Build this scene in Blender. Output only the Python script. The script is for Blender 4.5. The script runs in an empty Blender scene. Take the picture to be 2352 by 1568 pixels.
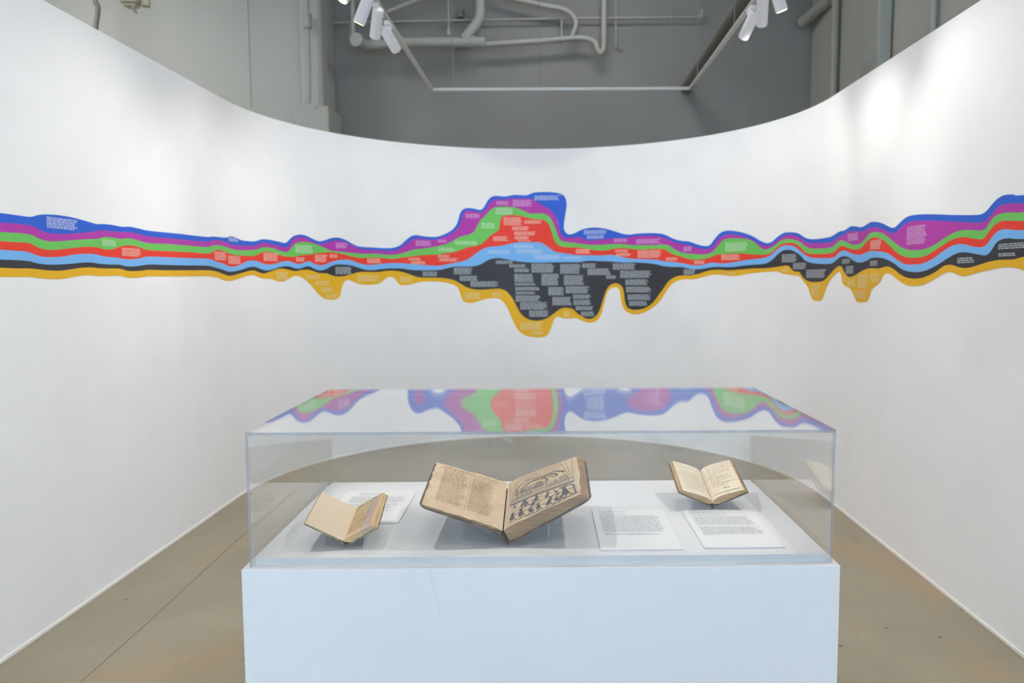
import bpy, math, random
from mathutils import Vector, Matrix
random.seed(7)
SC = bpy.context.scene
COL = SC.collection
PI = math.pi

# ------------------------------------------------------------------ camera
cam_d = bpy.data.cameras.new('camera'); cam = bpy.data.objects.new('camera', cam_d); COL.objects.link(cam)
YAW, PITCH, ROLL = .0039, -.0823, -.0036
fwd = Vector((-math.sin(YAW) * math.cos(PITCH), math.cos(YAW) * math.cos(PITCH), math.sin(PITCH)))
rgt = Vector((math.cos(YAW), math.sin(YAW), 0)); upv = rgt.cross(fwd)
r2 = rgt * math.cos(ROLL) + upv * math.sin(ROLL); u2 = upv * math.cos(ROLL) - rgt * math.sin(ROLL)
m = Matrix((r2, u2, -fwd)).transposed().to_4x4(); m.translation = (0, 0, 1.52)
cam.matrix_world = m
cam_d.sensor_width = 36; cam_d.lens = 1749 / 2352 * 36; cam_d.shift_x = -84 / 2352
cam_d.clip_start = .05; cam_d.clip_end = 100
cam_d.dof.use_dof = True; cam_d.dof.focus_distance = 2.12; cam_d.dof.aperture_fstop = 4.0
SC.camera = cam

# ------------------------------------------------------------------ world, light, exposure
w = bpy.data.worlds.new('world'); SC.world = w; w.use_nodes = True
w.node_tree.nodes['Background'].inputs[0].default_value = (.75, .86, 1, 1)
w.node_tree.nodes['Background'].inputs[1].default_value = 1.0
SC.view_settings.view_transform = 'Standard'; SC.view_settings.look = 'None'
SC.view_settings.gamma = 1; SC.view_settings.use_curve_mapping = False
SC.view_settings.exposure = EXPOSURE = 0.32
SC.cycles.transparent_max_bounces = 48
SC.cycles.max_bounces = 7; SC.cycles.diffuse_bounces = 4; SC.cycles.glossy_bounces = 3; SC.cycles.transmission_bounces = 2
SC.cycles.caustics_reflective = False; SC.cycles.caustics_refractive = False

def area(name, loc, size, rot, power, color):
    d = bpy.data.lights.new(name, 'AREA'); d.shape = 'RECTANGLE'; d.size, d.size_y = size
    d.energy = power; d.color = color
    o = bpy.data.objects.new(name, d); COL.objects.link(o); o.location = loc; o.rotation_euler = rot
    return o
WIN_X = (-3.4, -.4, 2.35)      # window centres in the wall behind the visitor
WIN_P = (300, 1500, 4200)
for i, x in enumerate(WIN_X):  # daylight entering each window opening
    area('window_daylight', (x, -6.02, 2.5), (2.2, 3.0), (PI / 2, 0, PI), WIN_P[i], (.45, .67, 1))
CEIL_FILL = [(-6.0, -3.0, 60, 'over the far left rear of the building'), (-6.0, 1.5, 70, 'left of the partition beside the visitor'), (-6.0, 7.8, 92, 'left of the partition near the back wall'),
              (.4, -3.0, 40, 'behind the visitor near the windows'), (-.1, 5.2, 42, 'above the curved end of the partition'), (.4, 8.9, 20, 'in front of the grey back wall')]
for x, y, p, _ in CEIL_FILL:        # ambient fill added overhead, out of view
    area('ceiling_fill', (x, y, 6.12), (1.5, .5), (0, 0, 0), p, (1, 1, 1))
SPOT_W = 26      # wall-washing track heads
CASE_W = 52      # heads aimed at the display case
SPOT_COL = (1, .97, .92)
CASE_COL = (1, .95, .88)

# ------------------------------------------------------------------ helpers
def lin(c):
    return tuple(((v / 255) / 12.92 if v / 255 <= .04045 else ((v / 255 + .055) / 1.055) ** 2.4) for v in c)
def rgba(c): return lin(c) + (1,)
def newmat(name):
    m = bpy.data.materials.new(name); m.use_nodes = True
    nt = m.node_tree; return m, nt, nt.nodes['Principled BSDF']
def plain(name, c, rough=.6, spec=.3, noise=0, nscale=8, bump=0, bscale=200, metal=0):
    m, nt, b = newmat(name)
    b.inputs['Base Color'].default_value = rgba(c); b.inputs['Roughness'].default_value = rough
    b.inputs['Specular IOR Level'].default_value = spec; b.inputs['Metallic'].default_value = metal
    tc = nt.nodes.new('ShaderNodeTexCoord')
    if noise:
        n = nt.nodes.new('ShaderNodeTexNoise'); n.inputs['Scale'].default_value = nscale; n.inputs['Detail'].default_value = 5
        nt.links.new(tc.outputs['Object'], n.inputs['Vector'])
        r = nt.nodes.new('ShaderNodeValToRGB'); e = r.color_ramp.elements
        e[0].position, e[1].position = .3, .7
        e[0].color = rgba(tuple(max(0, v - noise) for v in c)); e[1].color = rgba(tuple(min(255, v + noise) for v in c))
        nt.links.new(n.outputs['Fac'], r.inputs['Fac']); nt.links.new(r.outputs['Color'], b.inputs['Base Color'])
    if bump:
        n = nt.nodes.new('ShaderNodeTexNoise'); n.inputs['Scale'].default_value = bscale
        nt.links.new(tc.outputs['Object'], n.inputs['Vector'])
        bm = nt.nodes.new('ShaderNodeBump'); bm.inputs['Strength'].default_value = bump; bm.inputs['Distance'].default_value = .002
        nt.links.new(n.outputs['Fac'], bm.inputs['Height']); nt.links.new(bm.outputs['Normal'], b.inputs['Normal'])
    return m

class MB:
    def __init__(s): s.v = []; s.f = []; s.mi = []; s.smooth = False
    def quad(s, a, b, c, d, mi=0):
        n = len(s.v); s.v += [tuple(a), tuple(b), tuple(c), tuple(d)]; s.f.append((n, n + 1, n + 2, n + 3)); s.mi.append(mi)
    def poly(s, pts, mi=0):
        n = len(s.v); s.v += [tuple(p) for p in pts]; s.f.append(tuple(range(n, n + len(pts)))); s.mi.append(mi)
    def box(s, a, b, mi=0, mis=None):
        x0, y0, z0 = a; x1, y1, z1 = b; n = len(s.v)
        s.v += [(x0, y0, z0), (x1, y0, z0), (x1, y1, z0), (x0, y1, z0), (x0, y0, z1), (x1, y0, z1), (x1, y1, z1), (x0, y1, z1)]
        F = [(0, 3, 2, 1), (4, 5, 6, 7), (0, 1, 5, 4), (2, 3, 7, 6), (0, 4, 7, 3), (1, 2, 6, 5)]  # -z +z -y +y -x +x
        for i, f in enumerate(F): s.f.append(tuple(n + k for k in f)); s.mi.append(mis[i] if mis else mi)
    def slab(s, top, bot, mi_top=0, mi_side=0, mi_bot=None):
        """closed slab between two same-length outlines"""
        n = len(s.v); k = len(top); s.v += [tuple(p) for p in top] + [tuple(p) for p in bot]
        s.f.append(tuple(range(n, n + k))); s.mi.append(mi_top)
        s.f.append(tuple(range(n + 2 * k - 1, n + k - 1, -1))); s.mi.append(mi_side if mi_bot is None else mi_bot)
        for i in range(k):
            j = (i + 1) % k; s.f.append((n + i, n + k + i, n + k + j, n + j)); s.mi.append(mi_side)
    def grid(s, P, nu, nv, mi=0, flip=False):
        n = len(s.v)
        for i in range(nu + 1):
            for j in range(nv + 1): s.v.append(tuple(P(i / nu, j / nv)))
        for i in range(nu):
            for j in range(nv):
                a = n + i * (nv + 1) + j; q = (a, a + nv + 1, a + nv + 2, a + 1)
                s.f.append(q[::-1] if flip else q); s.mi.append(mi)
    def tube(s, pts, rad, seg=10, mi=0, cap=True):
        pts = [Vector(p) for p in pts]; n0 = len(s.v); k = len(pts); rads = rad if isinstance(rad, (list, tuple)) else [rad] * k
        t0 = (pts[1] - pts[0]).normalized(); ref = Vector((0, 0, 1)) if abs(t0.z) < .9 else Vector((1, 0, 0))
        a = t0.cross(ref).normalized()
        for i, p in enumerate(pts):
            t = (pts[min(i + 1, k - 1)] - pts[max(i - 1, 0)]).normalized()
            a = (a - t * a.dot(t)).normalized(); b = t.cross(a)
            for q in range(seg):
                an = 2 * PI * q / seg; s.v.append(tuple(p + (a * math.cos(an) + b * math.sin(an)) * rads[i]))
        for i in range(k - 1):
            for q in range(seg):
                r = (q + 1) % seg; s.f.append((n0 + i * seg + q, n0 + i * seg + r, n0 + (i + 1) * seg + r, n0 + (i + 1) * seg + q)); s.mi.append(mi)
        if cap:
            s.f.append(tuple(n0 + q for q in range(seg))[::-1]); s.mi.append(mi)
            s.f.append(tuple(n0 + (k - 1) * seg + q for q in range(seg))); s.mi.append(mi)
    def build(s, name, mats, parent=None, smooth=False, bevel=0, label=None):
        me = bpy.data.meshes.new(name); me.from_pydata(s.v, [], s.f)
        for mt in (mats if isinstance(mats, (list, tuple)) else [mats]): me.materials.append(mt)
        me.polygons.foreach_set('material_index', s.mi)
        if smooth: me.polygons.foreach_set('use_smooth', [True] * len(s.f))
        me.update()
        o = bpy.data.objects.new(name, me); COL.objects.link(o); o.parent = parent
        if smooth:
            try: me.set_sharp_from_angle(angle=math.radians(40))
            except Exception: pass
        if bevel:
            b = o.modifiers.new('bevel', 'BEVEL'); b.width = bevel; b.segments = 2; b.limit_method = 'ANGLE'
        if label: o['label'] = label
        return o
def tag(o, label, cat, group=None):
    o['label'] = label; o['category'] = cat
    if group: o['group'] = group
    return o
def struct(o): o['kind'] = 'structure'; return o
def empty(name, loc=(0, 0, 0), rot=(0, 0, 0)):
    o = bpy.data.objects.new(name, None); COL.objects.link(o); o.location = loc; o.rotation_euler = rot; o.empty_display_size = .1
    return o
def catmull(p, sub=4):
    out = []
    for i in range(len(p) - 1):
        p0, p1, p2, p3 = p[max(i - 1, 0)], p[i], p[i + 1], p[min(i + 2, len(p) - 1)]
        for k in range(sub):
            t = k / sub
            out.append(tuple(.5 * (2 * b + (c - a) * t + (2 * a - 5 * b + 4 * c - d) * t * t + (3 * b - a - 3 * c + d) * t ** 3) for a, b, c, d in zip(p0, p1, p2, p3)))
    out.append(tuple(p[-1])); return out
def glyph_lines(mb, P, u0, u1, v_top, v_bot, n, W, ragged=.12, fill=.5, adv=.45, gaps=(), words=False, indent=0, short=(), rnd=None, mi=0):
    """rows of small letter-like marks on surface P(u,v); v decreases from v_top to v_bot"""
    R = rnd or random
    pitch = (v_top - v_bot) / n
    for i in range(n):
        if i in gaps: continue
        vb = v_top - pitch * (i + 1) + pitch * .25
        end = u1 - (u1 - u0) * R.random() * ragged
        if i in short: end = u0 + (u1 - u0) * (.25 + .4 * R.random())
        u = u0 + (indent if R.random() < .1 else 0)
        cw = abs(pitch) * W * adv       # letter advance in u
        while u < end:
            k = R.randint(2, 9)
            if words:
                e = min(u + cw * k, end); mb.quad(P(u, vb), P(e, vb), P(e, vb + pitch * fill), P(u, vb + pitch * fill), mi)
            else:
                for q in range(k):
                    a = u + q * cw
                    if a > end: break
                    h = pitch * fill * (1 if R.random() < .7 else 1.45); lo = vb - (pitch * .2 if R.random() < .1 else 0)
                    e = a + cw * (.45 + .3 * R.random()); mb.quad(P(a, lo), P(e, lo), P(e, vb + h), P(a, vb + h), mi)
            u += cw * (k + 1)

# ------------------------------------------------------------------ materials
M_WALL = plain('white_wall_paint', (244, 244, 244), .75, .2, noise=2, nscale=3, bump=.04, bscale=150)
M_TRIM = plain('trim_white', (240, 238, 232), .6, .3, noise=2, nscale=5)
M_GREYWALL = plain('grey_building_paint', (146, 143, 139), .8, .2, noise=4, nscale=1.2, bump=.1, bscale=30)
M_LEFTWALL = plain('pale_building_paint', (188, 188, 180), .8, .2, noise=3, nscale=1.2, bump=.1, bscale=30)
M_PIPE = plain('pipe_paint', (176, 176, 168), .55, .4, noise=4, nscale=6)
M_PIPEDARK = plain('pipe_dark', (120, 118, 112), .6, .3, noise=4, nscale=6)
M_CEIL = plain('ceiling_paint', (150, 150, 146), .85, .2, noise=4, nscale=2)
M_RAIL = plain('track_aluminium', (178, 178, 174), .45, .5, noise=3, nscale=20)
M_WIRE = plain('wire_steel', (120, 120, 118), .4, .5, noise=3, nscale=40)
M_HEAD = plain('lamp_white_enamel', (238, 236, 240), .45, .4, noise=2, nscale=20)
M_PED = plain('pedestal_white', (238, 236, 236), .5, .35, noise=1, nscale=4, bump=.02, bscale=120)
M_DECK = plain('deck_white', (220, 219, 218), .6, .25, noise=1, nscale=4)
M_CARD = plain('card_white', (226, 226, 224), .8, .15, noise=1, nscale=30)
M_CARDEDGE = plain('card_edge', (205, 205, 208), .8, .1, noise=2, nscale=60)
M_INK = plain('label_ink', (140, 140, 144), .8, .1, noise=4, nscale=300)
M_HAIR = plain('hair_grey', (172, 182, 196), .7, .2, noise=4, nscale=300)

def floor_mat():
    m, nt, b = newmat('concrete_floor'); L = nt.links.new; N = nt.nodes.new
    tc = N('ShaderNodeTexCoord'); mp = N('ShaderNodeMapping'); L(tc.outputs['Object'], mp.inputs['Vector'])
    def noise(sc, det=6, dist=0, rough=.55, off=(0, 0, 0)):
        q = N('ShaderNodeMapping'); q.inputs['Location'].default_value = off; L(tc.outputs['Object'], q.inputs['Vector'])
        n = N('ShaderNodeTexNoise'); n.inputs['Scale'].default_value = sc; n.inputs['Detail'].default_value = det
        n.inputs['Roughness'].default_value = rough; n.inputs['Distortion'].default_value = dist
        L(q.outputs['Vector'], n.inputs['Vector']); return n.outputs['Fac']
    def ramp(f, p0, p1, c0=(0, 0, 0, 1), c1=(1, 1, 1, 1)):
        r = N('ShaderNodeValToRGB'); e = r.color_ramp.elements; e[0].position, e[1].position = p0, p1; e[0].color, e[1].color = c0, c1
        L(f, r.inputs['Fac']); return r.outputs['Color']
    def mix(f, a, c):
        x = N('ShaderNodeMix'); x.data_type = 'RGBA'; L(f, x.inputs['Factor'])
        for k, v in ((6, a), (7, c)):
            if isinstance(v, tuple): x.inputs[k].default_value = v
            else: L(v, x.inputs[k])
        return x.outputs[2]
    base = ramp(noise(1.1, 7), .3, .7, rgba((143, 131, 109)), rgba((166, 153, 128)))
    och = mix(ramp(noise(.75, 8, 1.2, .6, (3.1, 1.7, 0)), .52, .62), base, rgba((166, 144, 112)))
    rus = mix(ramp(noise(1.5, 8, 1.6, .6, (7.7, 4.1, 0)), .63, .70), och, rgba((152, 126, 98)))
    pale = mix(ramp(noise(1.9, 6, .8, .6, (1.2, 9.3, 0)), .66, .72), rus, rgba((170, 165, 149)))
    v = N('ShaderNodeTexVoronoi'); v.inputs['Scale'].default_value = 5.5; L(tc.outputs['Object'], v.inputs['Vector'])
    spk = mix(ramp(v.outputs['Distance'], .03, .07, (1, 1, 1, 1), (0, 0, 0, 1)), pale, rgba((92, 87, 76)))
    fine = mix(ramp(noise(60, 3), .35, .75), spk, rgba((138, 129, 112)))
    x = N('ShaderNodeMix'); x.data_type = 'RGBA'; x.inputs['Factor'].default_value = .35; L(spk, x.inputs[6]); L(fine, x.inputs[7])
    L(x.outputs[2], b.inputs['Base Color'])
    b.inputs['Roughness'].default_value = .42; b.inputs['Specular IOR Level'].default_value = .35
    bm = N('ShaderNodeBump'); bm.inputs['Strength'].default_value = .08; bm.inputs['Distance'].default_value = .004
    L(noise(9, 5), bm.inputs['Height']); L(bm.outputs['Normal'], b.inputs['Normal'])
    return m
M_FLOOR = floor_mat()

def acrylic(name, tint=(1, 1, 1), haze=0.0, hc=(205, 216, 232)):
    """clear sheet: each surface reflects by Fresnel (IOR 1.49) and lets the rest straight through"""
    m = bpy.data.materials.new(name); m.use_nodes = True; nt = m.node_tree; N = nt.nodes.new; L = nt.links.new
    nt.nodes.remove(nt.nodes['Principled BSDF']); out = nt.nodes['Material Output']
    geo = N('ShaderNodeNewGeometry'); ior = N('ShaderNodeMix'); ior.data_type = 'FLOAT'
    ior.inputs[2].default_value = 1.49; ior.inputs[3].default_value = 1 / 1.49
    L(geo.outputs['Backfacing'], ior.inputs['Factor'])
    fr = N('ShaderNodeFresnel'); L(ior.outputs[0], fr.inputs['IOR'])
    tr = N('ShaderNodeBsdfTransparent'); tr.inputs['Color'].default_value = tuple(tint) + (1,)
    gl = N('ShaderNodeBsdfGlossy'); gl.inputs['Roughness'].default_value = 0.0; gl.inputs['Color'].default_value = (1, 1, 1, 1)
    mx = N('ShaderNodeMixShader'); L(fr.outputs[0], mx.inputs[0]); L(tr.outputs[0], mx.inputs[1]); L(gl.outputs[0], mx.inputs[2])
    last = mx.outputs[0]
    if haze:
        df = N('ShaderNodeBsdfDiffuse'); df.inputs['Color'].default_value = rgba(hc)
        m2 = N('ShaderNodeMixShader'); m2.inputs[0].default_value = haze; L(last, m2.inputs[1]); L(df.outputs[0], m2.inputs[2]); last = m2.outputs[0]
    L(last, out.inputs['Surface']); return m
M_ACRYL = acrylic('clear_acrylic', (.99, .993, .995))
M_CRADLE = acrylic('cradle_acrylic', (.97, .98, 1), .10)
M_EDGE = acrylic('acrylic_polished_edge', (.74, .77, .82), .42, (172, 176, 185))
M_STRAP = acrylic('polyester_strap', (.98, .98, .98), .20, (222, 218, 210))

def lens_mat():
    m = bpy.data.materials.new('lamp_lens'); m.use_nodes = True; nt = m.node_tree
    nt.nodes.remove(nt.nodes['Principled BSDF']); e = nt.nodes.new('ShaderNodeEmission')
    lw = nt.nodes.new('ShaderNodeTexCoord'); g = nt.nodes.new('ShaderNodeTexGradient'); g.gradient_type = 'SPHERICAL'
    mp = nt.nodes.new('ShaderNodeMapping'); mp.inputs['Scale'].default_value = (33, 33, 33)
    nt.links.new(lw.outputs['Object'], mp.inputs['Vector']); nt.links.new(mp.outputs['Vector'], g.inputs['Vector'])
    r = nt.nodes.new('ShaderNodeValToRGB'); r.color_ramp.elements[0].color = (.75, .85, .12, 1); r.color_ramp.elements[1].color = (1, .98, .82, 1)
    r.color_ramp.elements[1].position = .3
    nt.links.new(g.outputs['Fac'], r.inputs['Fac']); nt.links.new(r.outputs['Color'], e.inputs['Color']); e.inputs['Strength'].default_value = 2.4
    nt.links.new(e.outputs[0], nt.nodes['Material Output'].inputs['Surface']); m.cycles.emission_sampling = 'NONE'; return m
M_LENS = lens_mat()

def paper(name, c, stain, amt=.5, sc=14):
    m, nt, b = newmat(name); N = nt.nodes.new; L = nt.links.new
    tc = N('ShaderNodeTexCoord'); n = N('ShaderNodeTexNoise'); n.inputs['Scale'].default_value = sc; n.inputs['Detail'].default_value = 8; n.inputs['Roughness'].default_value = .6
    L(tc.outputs['Object'], n.inputs['Vector']); r = N('ShaderNodeValToRGB'); e = r.color_ramp.elements
    e[0].position, e[1].position = .42, .42 + amt; e[0].color, e[1].color = rgba(c), rgba(stain)
    L(n.outputs['Fac'], r.inputs['Fac']); L(r.outputs['Color'], b.inputs['Base Color'])
    b.inputs['Roughness'].default_value = .85; b.inputs['Specular IOR Level'].default_value = .12; return m
M_PAPER_OLD = paper('aged_paper', (208, 184, 152), (182, 148, 112), .38)
M_PAPER_OLD2 = paper('aged_paper_print', (200, 177, 145), (178, 148, 114), .42)
M_PAPER_CREAM = paper('cream_endpaper', (208, 190, 164), (198, 178, 148), .5)
M_PAPER_TITLE = paper('title_paper', (216, 186, 144), (194, 156, 112), .4)
M_PAPER_MS = paper('manuscript_paper', (226, 210, 182), (208, 184, 146), .45)
def leaf_edges(name, c0, c1, k=900):
    m, nt, b = newmat(name); N = nt.nodes.new; L = nt.links.new
    tc = N('ShaderNodeTexCoord'); mp = N('ShaderNodeMapping'); mp.inputs['Scale'].default_value = (12, 12, k); mp.inputs['Rotation'].default_value = (0, .35, 0)
    L(tc.outputs['Object'], mp.inputs['Vector']); n = N('ShaderNodeTexNoise'); n.inputs['Scale'].default_value = 1; n.inputs['Detail'].default_value = 4
    L(mp.outputs['Vector'], n.inputs['Vector']); r = N('ShaderNodeValToRGB'); e = r.color_ramp.elements
    e[0].position, e[1].position = .35, .62; e[0].color, e[1].color = rgba(c0), rgba(c1)
    L(n.outputs['Fac'], r.inputs['Fac']); L(r.outputs['Color'], b.inputs['Base Color']); b.inputs['Roughness'].default_value = .85
    bm = N('ShaderNodeBump'); bm.inputs['Strength'].default_value = .4; bm.inputs['Distance'].default_value = .001
    L(n.outputs['Fac'], bm.inputs['Height']); L(bm.outputs['Normal'], b.inputs['Normal']); return m
M_LEAF_BROWN = leaf_edges('leaf_edges_brown', (112, 84, 56), (170, 134, 94))
M_LEAF_TAN = leaf_edges('leaf_edges_tan', (178, 140, 98), (214, 180, 134))
M_LEAF_MS = leaf_edges('leaf_edges_manuscript', (138, 104, 66), (190, 154, 106))
M_LEATHER = plain('brown_leather', (92, 72, 54), .6, .3, noise=22, nscale=45, bump=.3, bscale=220)
M_LEATHER2 = plain('dark_calf', (96, 78, 60), .55, .35, noise=18, nscale=60, bump=.3, bscale=260)
M_MARBLED = plain('marbled_board', (128, 116, 92), .7, .2, noise=46, nscale=170)
M_PRINT = plain('print_ink_brown', (132, 112, 88), .85, .1, noise=8, nscale=400)
M_WOODCUT = plain('woodcut_ink', (92, 89, 92), .85, .1, noise=10, nscale=300)
M_WOODGREY = plain('woodcut_grey', (110, 104, 100), .85, .1, noise=10, nscale=300)
M_WOODTINT = plain('woodcut_wash', (150, 140, 128), .85, .1, noise=6, nscale=200)
M_PEN = plain('pen_ink', (122, 110, 98), .85, .1, noise=12, nscale=300)
M_PENDARK = plain('pen_ink_dark', (104, 92, 80), .85, .1, noise=12, nscale=300)
BANDS = ['blue', 'purple', 'green', 'red', 'ltblue', 'black', 'yellow']
BAND_NAME = {'blue': 'blue_band', 'purple': 'purple_band', 'green': 'green_band', 'red': 'red_band', 'ltblue': 'light_blue_band', 'black': 'black_band', 'yellow': 'yellow_band'}
BAND_COL = {'blue': (50, 98, 202), 'purple': (178, 60, 162), 'green': (110, 192, 92), 'red': (228, 62, 46), 'ltblue': (122, 182, 238), 'black': (58, 58, 61), 'yellow': (228, 174, 34)}
TEXT_COL = {'blue': (186, 200, 240), 'purple': (218, 158, 214), 'green': (188, 226, 178), 'red': (246, 182, 168), 'ltblue': (190, 218, 248), 'black': (172, 178, 184), 'yellow': (236, 208, 138)}
M_BAND = {k: plain('vinyl_' + BAND_NAME[k], BAND_COL[k], .6, .25, noise=2, nscale=4) for k in BANDS}
M_TEXT = {k: plain('vinyl_text_' + BAND_NAME[k], TEXT_COL[k], .6, .25, noise=2, nscale=40) for k in BANDS}

# ------------------------------------------------------------------ building shell
BW, BE, BS, BN, BH = -9.0, 3.6, -6.2, 10.8, 6.3     # west, east, south (behind visitor), north, height
mb = MB(); mb.box((BW - .3, BS - .3, -.12), (BE + .3, BN + .3, 0)); FLOOR = struct(mb.build('floor', M_FLOOR))
mb = MB()                                            # saw-cut joint running along the left side
jp = [(-1.87, -6), (-1.80, .5), (-1.79, 2.6), (-1.80, 3.2), (-1.845, 4.35), (-1.86, 5.6)]
for (a, b), (c, d) in zip(jp, jp[1:]): mb.box((min(a, c) - .0018, b, 0), (min(a, c) + .0022 + abs(a - c), d, .0006))
mb.v = []; mb.f = []; mb.mi = []
for (a, b), (c, d) in zip(jp, jp[1:]): mb.quad((a - .003, b, .0005), (a + .003, b, .0005), (c + .003, d, .0005), (c - .003, d, .0005))
M_JOINT = plain('joint_dirt', (134, 116, 94), .9, .1, noise=14, nscale=20)
mb.build('floor_joint', M_JOINT, FLOOR)
def sbox(name, a, b, m, parent=None, bevel=0):
    q = MB(); q.box(a, b); o = q.build(name, m, parent, bevel=bevel)
    return o if parent else struct(o)
sbox('wall_back', (-3.0, BN, 0), (BE + .3, BN + .3, BH), M_GREYWALL)
sbox('wall_back_left', (BW - .3, BN - .35, 0), (-3.0, BN + .3, BH), M_LEFTWALL)
sbox('wall_left', (BW - .3, BS, 0), (BW, BN - .35, BH), M_LEFTWALL)
sbox('wall_right', (BE, BS, 0), (BE + .3, BN, BH), M_LEFTWALL)
sbox('ceiling', (BW - .3, BS - .3, BH), (BE + .3, BN + .3, BH + .2), M_CEIL)
# wall behind the visitor, pierced by three windows
q = MB(); edges = [BW - .3]
for x in WIN_X: edges += [x - 1.15, x + 1.15]
edges.append(BE + .3)
for i in range(0, len(edges), 2): q.box((edges[i], BS - .3, 0), (edges[i + 1], BS, BH))
for x in WIN_X: q.box((x - 1.15, BS - .3, 0), (x + 1.15, BS, .95)); q.box((x - 1.15, BS - .3, 4.05), (x + 1.15, BS, BH))
struct(q.build('wall_front', M_LEFTWALL))
for i, x in enumerate(WIN_X):
    f = MB(); y0, y1 = BS - .2, BS - .12
    for a, b in (((x - 1.15, y0, .95), (x - 1.09, y1, 4.05)), ((x + 1.09, y0, .95), (x + 1.15, y1, 4.05)), ((x - 1.09, y0, .95), (x + 1.09, y1, 1.01)),
                 ((x - 1.09, y0, 3.99), (x + 1.09, y1, 4.05)), ((x - .025, y0, 1.01), (x + .025, y1, 3.99)), ((x - 1.09, y0, 2.5), (x - .025, y1, 2.55)), ((x + .025, y0, 2.5), (x + 1.09, y1, 2.55))): f.box(a, b)
    wo = struct(f.build('window_%d' % (i + 1), M_TRIM))
    for sx in (-1, 1):
        for z0, z1 in ((1.01, 2.5), (2.55, 3.99)):
            g = MB(); xa, xb = sorted((x + sx * .025, x + sx * 1.09)); g.box((xa, BS - .165, z0), (xb, BS - .16, z1)); g.build('pane', M_ACRYL, wo)
# pier on the left of the grey back wall, with its plinth
q = MB(); q.box((-3.26, BN - .62, 0), (-2.98, BN - .02, BH)); q.box((-3.36, BN - .66, 0), (-2.90, BN - .02, 3.78))
struct(q.build('wall_pier_left', M_LEFTWALL, bevel=.02))
q = MB(); q.box((-9.0, BN - .42, 0), (-3.36, BN - .34, 3.80)); struct(q.build('trim_1', M_LEFTWALL, bevel=.01))
q = MB(); q.box((-4.16, BN - .362, 3.80), (-4.02, BN - .34, BH)); struct(q.build('trim_2', M_LEFTWALL, bevel=.01))
q = MB(); q.box((BE - .16, 8.25, 0), (BE - .01, 8.72, BH)); struct(q.build('wall_pier_right', M_PIPE, bevel=.02))

# ------------------------------------------------------------------ curved partition wall
XC, YC, R, WH, WT, WEND = -.155, 5.22, 2.045, 2.7313, .14, -3.0
def wall_pt(s, off=0.0):
    """plan point at arc length s along the inner face, off = distance into the room"""
    q = R * PI / 2
    if abs(s) <= q:
        a = s / R; return (XC + (R - off) * math.sin(a), YC + (R - off) * math.cos(a))
    sg = 1 if s > 0 else -1
    return (XC + sg * (R - off), YC - (abs(s) - q))
SMAX = R * PI / 2 + YC - WEND
ss = [-SMAX, -SMAX + 2, -R * PI / 2] + [R * PI / 2 * (i / 60) for i in range(-59, 60)] + [R * PI / 2, SMAX - 2, SMAX]
q = MB(); n = len(ss)
for s in ss:
    a = wall_pt(s); b = wall_pt(s, -WT)
    q.v += [(a[0], a[1], 0), (a[0], a[1], WH), (b[0], b[1], WH), (b[0], b[1], 0)]
for i in range(n - 1):
    k = 4 * i
    q.f += [(k, k + 4, k + 5, k + 1), (k + 1, k + 5, k + 6, k + 2), (k + 2, k + 6, k + 7, k + 3)]; q.mi += [0] * 3
q.f += [(0, 1, 2, 3), (4 * n - 1, 4 * n - 2, 4 * n - 3, 4 * n - 4)]; q.mi += [0, 0]
struct(q.build('wall_curved', M_WALL, smooth=True))
q = MB()                                             # slim white skirting strip
for s in ss:
    a = wall_pt(s, 0.0005); b = wall_pt(s, .006)
    q.v += [(a[0], a[1], .016), (b[0], b[1], .014), (b[0], b[1], 0.0005)]
for i in range(n - 1):
    k = 3 * i; q.f += [(k, k + 3, k + 4, k + 1), (k + 1, k + 4, k + 5, k + 2)]; q.mi += [0, 0]
struct(q.build('baseboard_curved', M_TRIM, smooth=True))

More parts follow.
